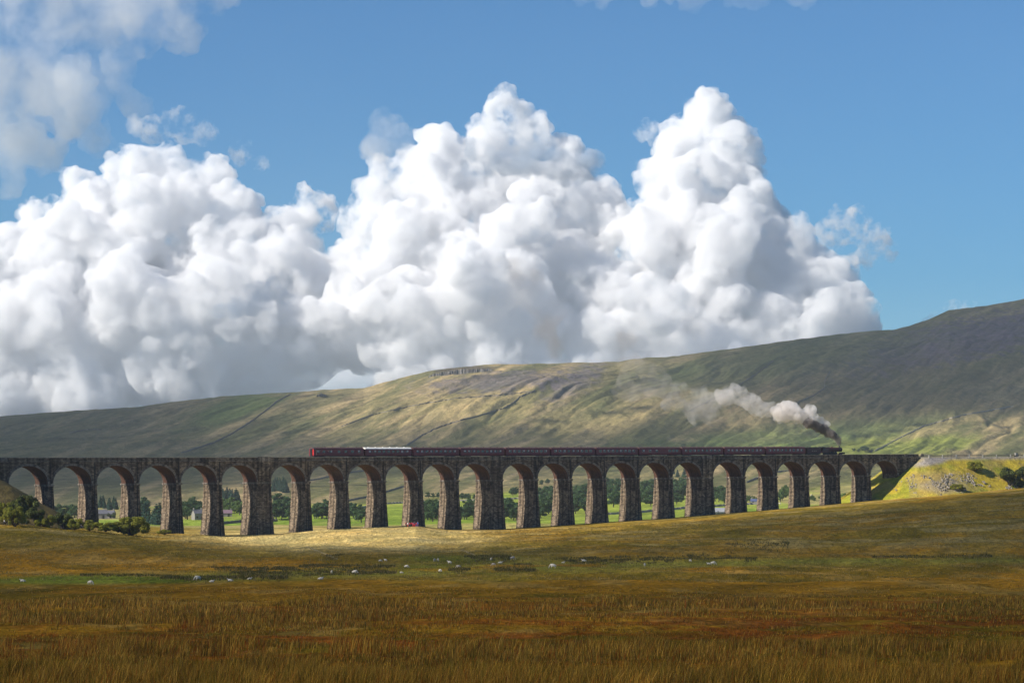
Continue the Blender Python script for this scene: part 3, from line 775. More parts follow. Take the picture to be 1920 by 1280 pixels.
for q in range(3):
    b = MB(); x_ = -.9 + q * .9; b.box((x_ - .16, -1.325, 1.95), (x_ + .16, -1.303, 2.2), TT); b.build('badge', M['cream'], ten)
CHIM = Vector(TE((he - 1.25, 0, 3.95)))

# ------------------------------------------------------------------ volumes: clouds and smoke
ICO_V = None
def ico():
    global ICO_V, ICO_F
    if ICO_V is None:
        bm = bmesh.new(); bmesh.ops.create_icosphere(bm, subdivisions=2, radius=1); bm.verts.ensure_lookup_table()
        ICO_V = np.array([v.co[:] for v in bm.verts]); ICO_F = np.array([[v.index for v in f.verts] for f in bm.faces]); bm.free()
    return ICO_V, ICO_F
def puffs(base, levels, rnd, down=-.6, squash=1.0):
    out = list(base); L = base
    for (n, kk) in levels:
        N = []
        for (x, y, z, r) in L:
            for _ in range(n):
                v = Vector((rnd.gauss(0, 1), rnd.gauss(0, 1), rnd.gauss(0, 1))).normalized()
                if v.z < down: continue
                rr = r * kk * rnd.uniform(.55, 1.25)
                N.append((x + v.x * r * .86, y + v.y * r * .86, z + v.z * r * .86 * squash, rr))
        out += N; L = N
    return out
def volume_body(name, sp, voxel, mat, origin):
    V, Fc = ico(); A = np.array(sp)
    VV = (V[None] * A[:, 3, None, None] + A[:, None, :3]).reshape(-1, 3) - np.array(origin)
    FF = (Fc[None] + (np.arange(len(A)) * len(V))[:, None, None]).reshape(-1, 3)
    me = bpy.data.meshes.new(name); me.from_pydata(VV.tolist(), [], FF.tolist())
    ob = bpy.data.objects.new(name, me); col.objects.link(ob); ob.location = origin
    m = ob.modifiers.new('r', 'REMESH'); m.mode = 'VOXEL'; m.voxel_size = voxel; m.use_smooth_shade = True
    dg = bpy.context.evaluated_depsgraph_get(); me2 = bpy.data.meshes.new_from_object(ob.evaluated_get(dg)); ob.modifiers.clear(); ob.data = me2; me2.name = name
    me2.materials.clear(); me2.materials.append(mat)
    return ob
CD = 12000.0; S = CD / F
def cloud(name, label, base, mat, levels=((22, .5), (10, .45), (4, .42)), seed=1, vox=2.5, k=.8, down=-.6, group=None, dist=0.0, step=0.0):
    base = [(a, b, c, e - max(0, b - 230) * step) for a, b, c, e in base]
    rnd = random.Random(seed)
    d = CD + dist; s = d / F
    bs = [((px - 960) * (d + dp * S * 2) / F, d + dp * S * 2, (YH - py) * (d + dp * S * 2) / F, r * s * k) for px, py, r, dp in base]
    cx = sum(q[0] for q in bs) / len(bs); cz = sum(q[2] for q in bs) / len(bs)
    ob = volume_body(name, puffs(bs, levels, rnd, down), s * vox, mat, (cx, d, cz))
    tag(ob, label, 'cloud', group, 'thing'); return ob
white = (0.974, 0.974, 0.978)
cum = volume_mat('cumulus', white, 1 / (5.5 * S), 62 * S, .43, .78, 0.0, 7, .68, step=.1)
thin = volume_mat('thin cloud', (.975, .975, .98), 1 / (30 * S), 110 * S, .42, .80, 0.0, 7, .66)
shade_grey = volume_mat('grey cloud with painted shade', (.66, .73, .82), 1 / (9 * S), 45 * S, .44, .74, 0.0, 6, .65)  # shadow patches of the big clouds, put into the grey of these scraps
thin2 = volume_mat('wispy cloud', (.98, .98, .985), 1 / (22 * S), 34 * S, .49, .68, 0.0, 5, .65)
cloud('cloud', 'tall towering white cumulus cloud on the right with a bright rounded summit',
      [(1325, 215, 52, 0), (1290, 270, 62, 0), (1360, 290, 70, 0), (1290, 370, 100, 0), (1390, 400, 95, 10), (1230, 455, 95, -10), (1330, 500, 130, 0), (1450, 520, 110, 10), (1545, 540, 72, 0), (1560, 610, 80, 0), (1430, 640, 120, 0), (1290, 640, 120, 0), (1230, 585, 62, -90), (1590, 660, 60, 20), (1400, 720, 120, 0), (1250, 740, 110, 0), (1180, 640, 80, -20)], cum, seed=3, vox=2.6, step=.26)
cloud('cloud', 'broad white cumulus cloud in the middle with a bright pointed peak',
      [(950, 215, 48, 0), (990, 255, 55, 0), (920, 280, 60, 0), (1050, 300, 50, 10), (820, 300, 62, 0), (750, 340, 62, 0), (860, 370, 100, 0), (990, 390, 120, 20), (720, 420, 80, 0), (1090, 430, 90, 30), (820, 480, 120, -10), (960, 530, 140, 0), (890, 540, 75, -90), (1080, 560, 120, 10), (700, 500, 90, -10), (760, 620, 120, -20), (920, 650, 120, -20), (1080, 680, 110, 0), (640, 620, 90, -20), (800, 720, 100, 0), (960, 740, 100, 0), (1110, 760, 100, 0)], cum, seed=5, step=.26)
cloud('cloud', 'wide heaped white cumulus cloud filling the left of the sky',
      [(300, 320, 58, 0), (250, 330, 60, 0), (370, 350, 70, 0), (180, 390, 75, 0), (430, 420, 72, 0), (300, 430, 110, 0), (90, 440, 70, 0), (20, 510, 90, 0), (150, 520, 120, -10), (400, 520, 120, 0), (-80, 560, 110, 0), (60, 620, 130, -20), (260, 600, 130, -30), (430, 620, 130, -20), (540, 470, 90, 10), (590, 400, 52, 10), (520, 560, 110, 0), (570, 660, 90, 0), (330, 700, 110, -10), (150, 720, 110, -10), (0, 740, 100, 0), (450, 720, 90, 10), (-120, 700, 130, 0), (-200, 560, 120, 0)], cum, seed=8, step=.26)
cloud('cloud', 'grey veil of cloud across the top left corner of the sky',
      [(60, 40, 120, 0), (180, 20, 100, 0), (300, -10, 90, 0), (90, 150, 90, 0), (150, 200, 60, 0), (-60, 120, 140, 0), (390, -10, 50, 0), (430, -8, 26, 0), (350, 60, 40, 0), (260, 70, 50, 0), (20, 270, 70, 0), (90, 290, 40, 0), (-60, 260, 90, 0), (180, 260, 36, 0), (10, 330, 40, 0), (220, 130, 50, 0), (250, 200, 34, 0)], thin, seed=11, vox=4, levels=((16, .5), (8, .5), (5, .5)), down=-1.1, dist=-4000)
cloud('cloud', 'small cloud coloured blue grey for shade, in front of the big left cloud', [(480, 560, 30, 0), (510, 548, 28, 0), (445, 575, 24, 0), (535, 560, 16, 0), (410, 582, 16, 0)], shade_grey, seed=21, vox=2.5, levels=((16, .55), (9, .5), (5, .5)), down=-1.1, dist=-3500)
cloud('cloud', 'band of cloud coloured grey for shade across the shoulder of the middle peak', [(890 + 28 * q, 284 + 8 * math.sin(q * 1.3) + q * 4, 38 - abs(q - 4) * 3, 0) for q in range(9)], shade_grey, seed=22, vox=2.5, levels=((16, .55), (9, .5), (5, .5)), down=-1.1, dist=-3500)
cloud('cloud', 'small ragged scrap coloured blue grey for shade in front of the middle cloud', [(1000, 440, 20, 0), (1025, 446, 16, 0), (975, 450, 12, 0)], shade_grey, seed=23, vox=2.5, levels=((16, .55), (9, .5), (5, .5)), down=-1.1, dist=-3500)
cloud('cloud', 'small faint grey wisp above the notch left of the middle cloud', [(725, 240, 38, 0), (700, 275, 34, 0), (755, 265, 30, 0)], thin, seed=12, vox=3, levels=((16, .55), (9, .5), (5, .5)), down=-1.1, dist=-2000)
cloud('cloud', 'small ragged wisp over the left cloud near the grey veil', [(335, 235, 34, 0), (375, 248, 26, 0), (290, 245, 30, 0), (250, 235, 20, 0), (455, 290, 26, 0), (485, 305, 18, 0)], thin2, seed=13, vox=2.5, levels=((16, .55), (9, .5), (5, .5)), down=-1.1, dist=-2000)
cloud('cloud', 'pale wisp to the right of the tall cloud', [(1590, 425, 44, 0), (1560, 440, 36, 0), (1640, 455, 34, 0), (1670, 470, 20, 0), (1620, 480, 24, 0)], thin2, seed=14, vox=2.5, levels=((16, .55), (9, .5), (5, .5)), down=-1.1, dist=1000)
cloud('cloud', 'tiny ragged puff beside the left shoulder of the tall cloud', [(1210, 243, 20, 0), (1228, 252, 18, 0)], thin2, seed=15, vox=2, levels=((14, .5), (8, .4)), down=-1.1, k=1)
cloud('cloud', 'thin cloud streak along the top edge of the sky', [(1090 + 42 * q, -26 + 7 * math.sin(q * 1.9), 30 + 8 * math.sin(q * 2.7), 0) for q in range(11)], volume_mat('thin streak', (.975, .975, .98), 1 / (70 * S), 60 * S, .40, .85, 0, 6, .62, stretch=(.35, 1, 1)), seed=16, vox=3, levels=((16, .6), (10, .55), (6, .5)), down=-1.1, dist=-3000)
cloud('cloud', 'low white puff peeping over the fell shoulder on the right', [(1795, 590, 24, 0), (1815, 575, 14, 0), (1760, 600, 22, 0), (1730, 615, 20, 0)], thin2, seed=17, vox=2, levels=((14, .5), (8, .4)), k=1)

cloud('cloud', 'long grey white cloud bank low along the horizon behind the fell', [(-150 + 95 * q, 735 - 2.5 * q + 12 * math.sin(q * 1.7), 75 + 12 * math.sin(q * 2.3), 60) for q in range(19)], volume_mat('low bank', (.995, .995, .998), 1 / (60 * S), 120 * S, .30, .60, 0, 4, .55), seed=19, vox=5, levels=((14, .5), (6, .4)), dist=3500)

# unseen clouds added overhead, shaped to lay shade on the moor and the fell
def shade_cloud(label, mask, gx, gy, alt, thick, mfp, step, z0=0.0, seed=1):
    """mask(X, Y) says how deep the shade is at a ground point; the cloud stands where the sun's ray to that point crosses it"""
    t0 = (alt - z0) / SUN.z; ox, oy = SUN.x * t0, SUN.y * t0
    cx = np.arange(gx[0], gx[1] + step, step) + ox; cy = np.arange(gy[0], gy[1] + step, step) + oy
    CX, CY = np.meshgrid(cx, cy)
    z = np.full(CX.shape, z0, float)
    for _ in range(6):
        t = (alt - z) / SUN.z; GX = CX - SUN.x * t; GY = CY - SUN.y * t
        z = z * .5 + .5 * terrain(GX, np.maximum(GY, 5))
    m = mask(GX, GY)
    m = m + (fbm(CX / (step * 9), CY / (step * 9), 5, 500 + seed) - .5) * .28 * (m > .01)
    m = np.where((m > .03), np.clip(m, 0, 1.3), 0)
    m[0] = m[-1] = 0; m[:, 0] = m[:, -1] = 0
    up = alt + m * thick * .75; dn = alt - m * thick * .25
    inside = m > 0
    idx = -np.ones(m.shape, int); vs = []; fs = []
    q = np.argwhere(inside[:-1, :-1] | inside[1:, :-1] | inside[:-1, 1:] | inside[1:, 1:])
    iu = {}; il = {}
    def vu(i, j):
        if (i, j) not in iu: iu[(i, j)] = len(vs); vs.append((CX[i, j], CY[i, j], up[i, j]))
        return iu[(i, j)]
    def vl(i, j):
        if not inside[i, j]: return vu(i, j)
        if (i, j) not in il: il[(i, j)] = len(vs); vs.append((CX[i, j], CY[i, j], dn[i, j]))
        return il[(i, j)]
    for i, j in q:
        fs.append((vu(i, j), vu(i, j + 1), vu(i + 1, j + 1), vu(i + 1, j)))
        lo = (vl(i, j), vl(i + 1, j), vl(i + 1, j + 1), vl(i, j + 1))
        fs.append(lo)
    me = bpy.data.meshes.new('cloud'); me.from_pydata(vs, [], fs); me.update()
    me.materials.append(volume_mat('added shade cloud', (.99, .99, .99), 1 / mfp))
    o = bpy.data.objects.new('cloud', me); col.objects.link(o); tag(o, label, 'cloud', None, 'thing'); return o
def px_of(X, Y):
    Y = np.maximum(Y, 5.0); return 960 + F * X / Y, YH - F * terrain(X, Y) / Y
def mask_fore(X, Y):
    x, y = px_of(X, Y)
    lim = np.interp(x, [-2500, 0, 380, 520, 700, 860, 1000, 1250, 1500, 1640, 1800, 3000], [650, 655, 660, 650, 640, 660, 740, 830, 875, 880, 880, 890])
    n = (fbm(X / 60, Y / 60, 4, 600) - .5) * 70
    m = 1 - ss(-50, 45, Y - lim + n)
    dim = np.where(Y > 420, .62, 1.0) * np.where(Y > 560, .8, 1)
    return m * ss(-250, -60, Y + 200) * (np.interp(Y, [0, 380, 450, 520, 620, 900], [.95, .95, .6, .6, .9, .95]) + np.interp(x, [300, 420, 900, 1300], [.15, 0, 0, .3]) * ss(520, 640, Y)) * (1 - ss(380, 480, np.abs(X)))
shade_cloud('low grey cloud added unseen overhead to shade the foreground moor', mask_fore, (-480, 480), (-150, 980), 620, 90, 118, 12, -12, 1)
def mask_hill(X, Y):
    x, y = px_of(X, Y)
    n = (fbm(X / 260, Y / 500, 4, 610) - .5)
    xl = np.interp(y, [560, 740, 860], [420, 385, 200])
    left = 1 - ss(-45, 45, x - xl + n * 90)
    yr = np.interp(x, [1180, 1280, 1500, 1700, 1920, 2300], [640, 735, 800, 800, 790, 800])
    right = ss(1150, 1330, x + n * 260) * (1 - ss(-30, 25, y - yr + n * 90)) * .75
    low = blob(x, y, 640, 850, 260, 36, 6, .5, n * .8) * .4 + blob(x, y, 1120, 830, 200, 30, 12, .5, n) * .45
    return np.clip(np.maximum(left, right) + low, 0, 1) * ss(1500, 2200, Y)
shade_cloud('big grey cloud added unseen overhead to shade parts of the fell', mask_hill, (-1300, 1500), (1500, 5600), 1500, 260, 185, 45, 120, 2)

# smoke of the engine
def smoke(label, pts, mat, vox, seed, levels=((18, .5), (8, .42)), zf=0.0, k=1.12):
    rnd = random.Random(seed); bs = []
    for (px, py, r) in pts:
        Y = CHIM.y + (1574 - px) * .06 * zf + rnd.uniform(-1, 1) * r * .1; s = Y / F
        bs.append(((px - 960) * s, Y, (YH - py) * s, r * s * k))
    c = np.mean(np.array(bs), 0)
    ob = volume_body('smoke', puffs(bs, levels, rnd, -1.1), vox, mat, (c[0], c[1], c[2])); tag(ob, label, 'smoke', None, 'stuff'); return ob
sm1 = volume_mat('sooty smoke', (.33, .30, .285), 1.6, 1.6, .30, .55, 0, 3)
sm2 = volume_mat('grey brown smoke', (.93, .90, .88), 0.6, 2.4, .34, .56, 0, 4)
sm3 = volume_mat('drifting smoke', (.90, .87, .85), 0.24, 4.5, .38, .60, 0, 4)
sm4 = volume_mat('spent smoke', (.70, .64, .61), 0.06, 9, .40, .62, 0, 4)
cx0, cy0 = 960 + F * CHIM.x / CHIM.y, YH - F * CHIM.z / CHIM.y
smoke('dense black smoke rising straight from the engine chimney', [(cx0, cy0 + .5, 1.7), (cx0 - .3, cy0 - 3, 2.8), (cx0 - 1.5, cy0 - 7, 4.0), (cx0 - 4, cy0 - 12, 5.4), (cx0 - 8, cy0 - 18, 5.5), (cx0 - 14, cy0 - 23, 6.5), (cx0 - 22, cy0 - 28, 7.5), (cx0 - 31, cy0 - 32, 7.5), (cx0 - 42, cy0 - 36, 8), (cx0 - 56, cy0 - 42, 8)], sm1, .22, 1)
smoke('thick rolling white and brown smoke trailing behind the chimney', [(1549, 796, 6), (1538, 790, 7), (1524, 784, 8), (1514, 780, 9), (1519, 768, 9), (1517, 774, 9), (1503, 783, 11), (1490, 775, 12), (1478, 763, 12), (1482, 770, 13), (1470, 776, 12), (1462, 772, 12)], sm2, .38, 2)
smoke('loose pale smoke cloud drifting over the middle coaches', [(1456, 770, 11), (1448, 768, 11), (1432, 770, 12), (1418, 760, 14), (1402, 752, 14), (1388, 742, 13), (1380, 730, 10), (1368, 745, 12), (1352, 745, 11)], sm3, .6, 3)
smoke('thin grey smoke fading away at the left end of the trail', [(1362, 742, 13), (1345, 748, 14), (1330, 756, 14), (1318, 745, 15), (1304, 764, 14), (1288, 748, 15), (1272, 738, 14), (1300, 782, 12), (1325, 778, 12), (1258, 755, 13)], volume_mat('thinning smoke', (.86, .83, .81), .16, 6, .44, .72, 0, 5), .7, 9, levels=((14, .6), (8, .55)))
smoke('faint brown haze of old smoke hanging before the fell', [(1262, 740, 16), (1240, 725, 20), (1215, 715, 26), (1195, 700, 24), (1180, 725, 24), (1190, 690, 20), (1330, 775, 18), (1300, 770, 16)], sm4, 1.2, 4, levels=((14, .5),))

sm5 = volume_mat('old brown smoke', (.50, .44, .40), 0.075, 12, .44, .72, 0, 5)
smoke('faint brown smudge of old smoke drifting high above the middle of the train', [(1165, 672, 16), (1150, 650, 16), (1178, 640, 18), (1195, 610, 14), (1040, 650, 16), (1022, 615, 20), (1030, 580, 22), (1005, 560, 22), (990, 530, 24), (965, 510, 22), (945, 500, 16)], sm5, 1.2, 5, levels=((14, .55), (6, .5)))

# ------------------------------------------------------------------ vegetation builders
def leaf_cloud(lobes, n, size, rnd, flat=.75):
    """many small leaf faces spread over and through the lobes"""
    r = np.random.default_rng(rnd); vs = []; fs = []
    wts = np.array([l[3] ** 2 for l in lobes]); wts = wts / wts.sum()
    ch = r.choice(len(lobes), n, p=wts); L = np.array(lobes)[ch]
    d = r.normal(size=(n, 3)); d /= np.linalg.norm(d, axis=1)[:, None]
    rad = r.uniform(.45, 1.08, n) ** .6
    c = L[:, :3] + d * (L[:, 3] * rad)[:, None] * np.array([1, 1, flat])
    c += r.normal(scale=.25, size=(n, 3)) * size
    a = r.normal(size=(n, 3)); a = a - (a * d).sum(1)[:, None] * d * .6; a /= np.linalg.norm(a, axis=1)[:, None]
    b = np.cross(d + r.normal(scale=.5, size=(n, 3)), a); b /= np.linalg.norm(b, axis=1)[:, None]
    s = size * r.uniform(.5, 1.3, n)[:, None]
    q = np.stack([c - a * s - b * s * .5, c + a * s * .2 - b * s, c + a * s + b * s * .4, c - a * s * .1 + b * s], 1)
    return q.reshape(-1, 3), np.arange(n * 4).reshape(n, 4)
def leaves_mat(name, c, trans=.3):
    k = NT(name); f = k.noise(.9, 4, .7); g = k.noise(6, 2, .6)
    cc = k.ramp(f, [(.3, [v * .55 for v in c]), (.7, [min(1, v * 1.6) for v in c])])
    cc = k.mix(cc, k.ramp(g, [(.3, .6), (.7, 1.4)]), .8, 'MULTIPLY')
    k.l(cc, k.b.inputs['Base Color']); k.b.inputs['Roughness'].default_value = .8
    tr = k.n('ShaderNodeBsdfTranslucent'); k.l(cc, tr.inputs[0]); mx = k.n('ShaderNodeMixShader'); mx.inputs[0].default_value = trans
    k.l(k.b.outputs[0], mx.inputs[1]); k.l(tr.outputs[0], mx.inputs[2]); k.l(mx.outputs[0], k.out.inputs[0]); return k.m
M['bark'] = plain('bark', (.07, .055, .045), .9, .3, 3)
LM = [leaves_mat('deep green leaves', (.052, .095, .034)), leaves_mat('mid green leaves', (.085, .135, .035)), leaves_mat('conifer needles', (.022, .052, .034), .1), leaves_mat('willow leaves', (.22, .22, .03), .35), leaves_mat('dark thorn leaves', (.07, .085, .02), .2), leaves_mat('bright leaves', (.16, .22, .03), .35)]
def tree_proto(kind, seed):
    """unit tree of about 10 m; returns (trunk mesh, crown mesh)"""
    rnd = random.Random(seed); b = MB()
    if kind == 2:
        b.tube((0, 0, -.6), (0, 0, 9), .22, .04, 8)
        lobes = [(rnd.uniform(-.15, .15), rnd.uniform(-.15, .15), 1.2 + q * 1.05, 2.1 * (1 - q / 9.2) + .15) for q in range(9)]
        v, f = leaf_cloud(lobes, 1400, .34, seed, .6)
    else:
        b.tube((0, 0, -.8), (0.1, 0, 2.6), .34, .24, 8); lobes = []
        for q in range(17):
            a = q * 2.4 + rnd.uniform(-.4, .4); rr = rnd.uniform(.8, 3.2); h = rnd.uniform(2.6, 8.2)
            e = (rr * math.cos(a), rr * math.sin(a), h)
            b.tube((0.1, 0, 2.2 + rnd.uniform(0, .5)), e, .15, .04, 5)
            lobes.append((*e, rnd.uniform(.7, 1.5) * (1.15 - .05 * (h - 3.4))))
        lobes.append((0, 0, 5.2, 1.9)); lobes.append((.3, 0, 8.3, 1.1))
        v, f = leaf_cloud(lobes, 1900, .34, seed)
    t = b.build('trunk', M['bark'], None, local=True); tm = t.data; bpy.data.objects.remove(t)
    cm = bpy.data.meshes.new('crown'); cm.from_pydata(v.tolist(), [], f.tolist()); cm.materials.append(LM[kind])
    return tm, cm
TP = {(kd, i): tree_proto(kd, 20 + kd * 10 + i) for kd in (0, 1, 2, 5) for i in range(3)}
def tree(kind, var, loc, h, label, group, rz=0, wide=1.0, name=None):
    t = empty(name or ('conifer_tree' if kind == 2 else 'broadleaf_tree'), loc, rz); tag(t, label, 'tree', group)
    tm, cm = TP[(kind, var)]; s = h / 9.6; t.scale = (s * wide, s * wide, s)
    add_mesh('trunk', tm, t); add_mesh('crown', cm, t); return t
ORD = ['first', 'second', 'third', 'fourth', 'fifth', 'sixth', 'seventh', 'eighth', 'ninth', 'tenth', 'eleventh', 'twelfth', 'thirteenth', 'fourteenth', 'fifteenth', 'sixteenth', 'seventeenth', 'eighteenth', 'nineteenth', 'twentieth', 'twenty first', 'twenty second', 'twenty third', 'twenty fourth']
# (arch number, px range, base rows, how many, kind, height m)
WOODS = [(2, 100, 142, (964, 972), 6, 0, 6.5), (3, 184, 220, (950, 956), 7, 2, 6.5), (3, 186, 220, (966, 972), 3, 1, 4), (4, 266, 300, (974, 984), 8, 2, 8.5), (4, 266, 276, (950, 954), 2, 0, 6),
         (5, 342, 376, (960, 974), 8, 0, 9), (6, 416, 448, (934, 944), 9, 2, 9), (6, 416, 450, (955, 966), 7, 1, 8), (7, 512, 540, (914, 924), 9, 2, 9), (7, 512, 544, (956, 978), 9, 0, 9),
         (8, 588, 614, (962, 975), 8, 0, 8), (9, 656, 684, (964, 980), 7, 0, 7.5), (11, 796, 824, (970, 979), 8, 0, 9), (11, 800, 822, (933, 938), 3, 0, 4),
         (12, 864, 890, (934, 938), 4, 0, 5), (12, 864, 888, (964, 974), 7, 0, 8.5), (13, 944, 970, (962, 976), 8, 0, 9), (13, 960, 972, (926, 932), 2, 0, 6), (14, 1010, 1038, (936, 974), 12, 0, 9.5),
         (14, 1008, 1030, (906, 910), 2, 0, 6), (15, 1074, 1100, (926, 966), 12, 0, 9.5), (16, 1137, 1164, (916, 952), 12, 0, 9.5), (17, 1200, 1226, (918, 952), 12, 0, 9.5), (18, 1262, 1288, (912, 948), 12, 0, 9.5),
         (18, 1262, 1290, (888, 896), 4, 2, 7), (19, 1338, 1362, (934, 946), 7, 0, 9), (20, 1398, 1422, (938, 945), 4, 1, 5), (21, 1460, 1482, (932, 941), 5, 1, 8), (22, 1518, 1540, (936, 940), 3, 1, 4)]
KN = {0: 'dark green rounded', 1: 'mid green bushy', 2: 'dark spiky conifer', 5: 'bright green'}
rt = random.Random(77)
for (an, x0, x1, (r0, r1), cnt, kd, hh) in WOODS:
    for q in range(cnt):
        px = x0 + (x1 - x0) * (q + rt.uniform(.1, .9)) / cnt; py = rt.uniform(r0, r1)
        X, Y, Zg = hit(px, py, 1010)
        where = 'upper slope' if r1 < 945 else 'valley floor'
        lab = '%s tree in the clump on the %s, %s arch' % (KN[kd], where, ORD[an - 1])
        tree(kd if not (kd == 0 and rt.random() < .3) else 0, rt.randrange(3), (X, Y, Zg - .2), hh * rt.uniform(.75, 1.2), lab, 'trees seen through the %s arch, %s' % (ORD[an - 1], where), rt.uniform(0, 6.28), rt.uniform(1.0, 1.35))
X, Y, Zg = hit(1584, 941, 1005); tree(5, 0, (X, Y, Zg), 6.2, 'sunlit bright green tree framed by the twenty third arch', None, 1, 1.25)
X, Y, Zg = hit(1622, 848, 1500); tree(0, 1, (X, Y, Zg), 6.5, 'lone dark tree on the green slope right of the engine', None, 2, 2.3)
for q, (px, py) in enumerate(((1601, 847), (1610, 848), (1634, 849))):
    X, Y, Zg = hit(px, py, 1500); tree(0, q, (X, Y, Zg), 4, 'small dark shrub like tree beside the lone tree right of the engine', 'shrubs beside the lone tree', q, 1.6)

def bush_proto(kind, seed):
    rnd = random.Random(seed); b = MB(); lobes = []
    for q in range(22):
        a = q * 2.4 + rnd.uniform(-.4, .4); rr = 1.35 * rnd.uniform(.1, 1) ** .6; h = rnd.uniform(.15, 1.75) * (1 - .35 * (rr / 1.35) ** 2)
        e = (rr * math.cos(a), rr * math.sin(a), h); b.tube((0, 0, -.3), e, .05, .015, 4); lobes.append((*e, rnd.uniform(.25, .52)))
    v, f = leaf_cloud(lobes, 6500, .075, seed, .85)
    t = b.build('stem', M['bark'], None, local=True); tm = t.data; bpy.data.objects.remove(t)
    cm = bpy.data.meshes.new('foliage'); cm.from_pydata(v.tolist(), [], f.tolist()); cm.materials.append(LM[kind]); return tm, cm
BP = {(kd, i): bush_proto(kd, 60 + kd * 7 + i) for kd in (3, 4, 5) for i in range(2)}
def bush(kd, var, loc, w, h, label, rz=0.0, group=None):
    t = empty('bush', loc, rz); tag(t, label, 'bush', group); t.scale = (w / 3.3, w / 3.3, h / 2.25)
    a, b = BP[(kd, var)]; add_mesh('stem', a, t); add_mesh('foliage', b, t); return t
def bush_at(px, py, wpx, hpx, kd, var, label, Z=None, rz=0.0, group=None):
    if Z is None: X, Y, Zg = hit(px, py)
    else: X, Y, Zg = at(px, Z); Zg = max(Zg - .3, (YH - py) * Y / F)
    return bush(kd, var, (X, Y, Zg - .3), wpx * Y / F * 1.35, hpx * Y / F * 1.3, label, rz, group)
lb = 'bushes at the foot of the left end of the viaduct'
for (px, py, w, h, kd, v, Z, lab) in [
        (10, 974, 30, 34, 3, 0, 690, 'yellow green bush at the left edge of the picture behind the walking pair'),
        (46, 966, 46, 38, 4, 1, 700, 'tallest dark green bush on the left bank, above all the others'),
        (28, 980, 34, 30, 3, 1, 680, 'round olive bush just right of the walking pair at the left edge'),
        (66, 978, 30, 26, 4, 0, 690, 'dark bush at the foot of the left bank below the tallest one'),
        (85, 985, 32, 20, 3, 1, 690, 'low olive bush under the first pier, left of the dark gap'),
        (118, 986, 34, 24, 4, 0, 695, 'mid green bush between the first and second piers'),
        (140, 988, 26, 18, 3, 0, 690, 'yellowish bush just left of the walking couple'),
        (168, 990, 24, 16, 3, 1, 690, 'small yellowish bush just right of the walking couple'),
        (198, 992, 40, 15, 3, 0, 690, 'long low yellow bush under the third arch'),
        (222, 993, 36, 16, 3, 1, 695, 'low rounded bush touching the largest yellow bush'),
        (246, 997, 50, 30, 3, 0, 700, 'largest yellow green bush at the right end of the row'),
        (308, 999, 22, 8, 3, 1, 735, 'tuft of scrub at the foot of the fourth pier')]:
    bush_at(px, py, w, h, kd, v, lab, Z, px * .7, lb)
for (px, py, w, h, kd, lab) in [(1826, 880, 36, 22, 3, 'sunlit round bush high on the right embankment casting a long shadow'),
                                (1893, 908, 52, 40, 4, 'big dark thorn bush low on the right embankment'), (1919, 898, 32, 30, 4, 'dark thorn bush cut by the right edge of the picture'),
                                (1796, 918, 30, 14, 3, 'grey green scrub growing in the stones of the embankment')]:
    X, Y, Zg = emb_ground(px, py); bush(kd, 0, (X, Y, Zg - .2), w * Y / F * 1.05, h * Y / F, lab, px)

# ------------------------------------------------------------------ dry stone walls
M['drywall'] = plain('dry stone wall', (.15, .135, .115), .95, .5, 1.5)
M['drywall_pale'] = plain('pale dry stone wall', (.30, .27, .23), .95, .4, 1.5)
def stone_wall(pts, label, pale=False, z0=1010, ht=1.1, wd=.6):
    P3 = []
    for (a, b) in zip(pts[:-1], pts[1:]):
        n = max(2, int(math.hypot(b[0] - a[0], b[1] - a[1]) / 3))
        for i in range(n): t = i / n; P3.append(hit(a[0] + (b[0] - a[0]) * t, a[1] + (b[1] - a[1]) * t, z0))
    P3.append(hit(*pts[-1], z0))
    o = P3[0]; b = MB(); rr = random.Random(len(P3)); q = []
    for i, p in enumerate(P3):
        a = Vector(P3[max(0, i - 1)]); c2 = Vector(P3[min(len(P3) - 1, i + 1)]); d = (c2 - a); d.z = 0
        if d.length < .01: d = Vector((1, 0, 0))
        d.normalize(); n_ = Vector((-d.y, d.x, 0)) * wd / 2; h = ht * rr.uniform(.85, 1.12); c0 = Vector(p); c0.z = float(terrain(p[0], p[1]))
        q.append([c0 - n_ * 1.3 - Vector((0, 0, .8)), c0 - n_ * .7 + Vector((0, 0, h)), c0 + n_ * .7 + Vector((0, 0, h)), c0 + n_ * 1.3 - Vector((0, 0, .8))])
    for i in range(len(q) - 1):
        for j in range(3): b.quad([q[i][j], q[i + 1][j], q[i + 1][j + 1], q[i][j + 1]], [(i, j), (i + 1, j), (i + 1, j + 1), (i, j + 1)])
    b.quad(q[0]); b.quad(q[-1])
    w = b.build('dry_stone_wall', M['drywall_pale'] if pale else M['drywall'], origin=o); tag(w, label, 'stone wall', 'dry stone walls'); return w
stone_wall([(545, 739), (520, 753), (492, 775), (465, 795), (432, 815), (400, 831), (340, 850)], 'dark stone wall running down the sunlit left shoulder of the fell', z0=1500, ht=1.35)
stone_wall([(1004, 734), (975, 745), (962, 757), (940, 768), (900, 780), (860, 790), (820, 803), (790, 818), (762, 836)], 'long curving dark stone wall down the middle of the fell', z0=1500, ht=1.35)
stone_wall([(1556, 697), (1547, 712), (1546, 728), (1526, 742), (1500, 753), (1472, 768)], 'short crooked dark stone wall high on the shaded fell above the smoke', z0=1500, ht=1.1)
stone_wall([(560, 905), (600, 898), (660, 886), (760, 872)], 'thin dark stone wall crossing the tan slope behind the eighth and ninth arches', z0=1100)
stone_wall([(640, 942), (690, 932), (740, 918), (790, 902)], 'dark stone wall climbing the slope behind the ninth and tenth arches', z0=1100)
stone_wall([(400, 984), (450, 979), (520, 977)], 'dark stone wall across the green pasture behind the sixth arch', z0=1100, ht=1.2)
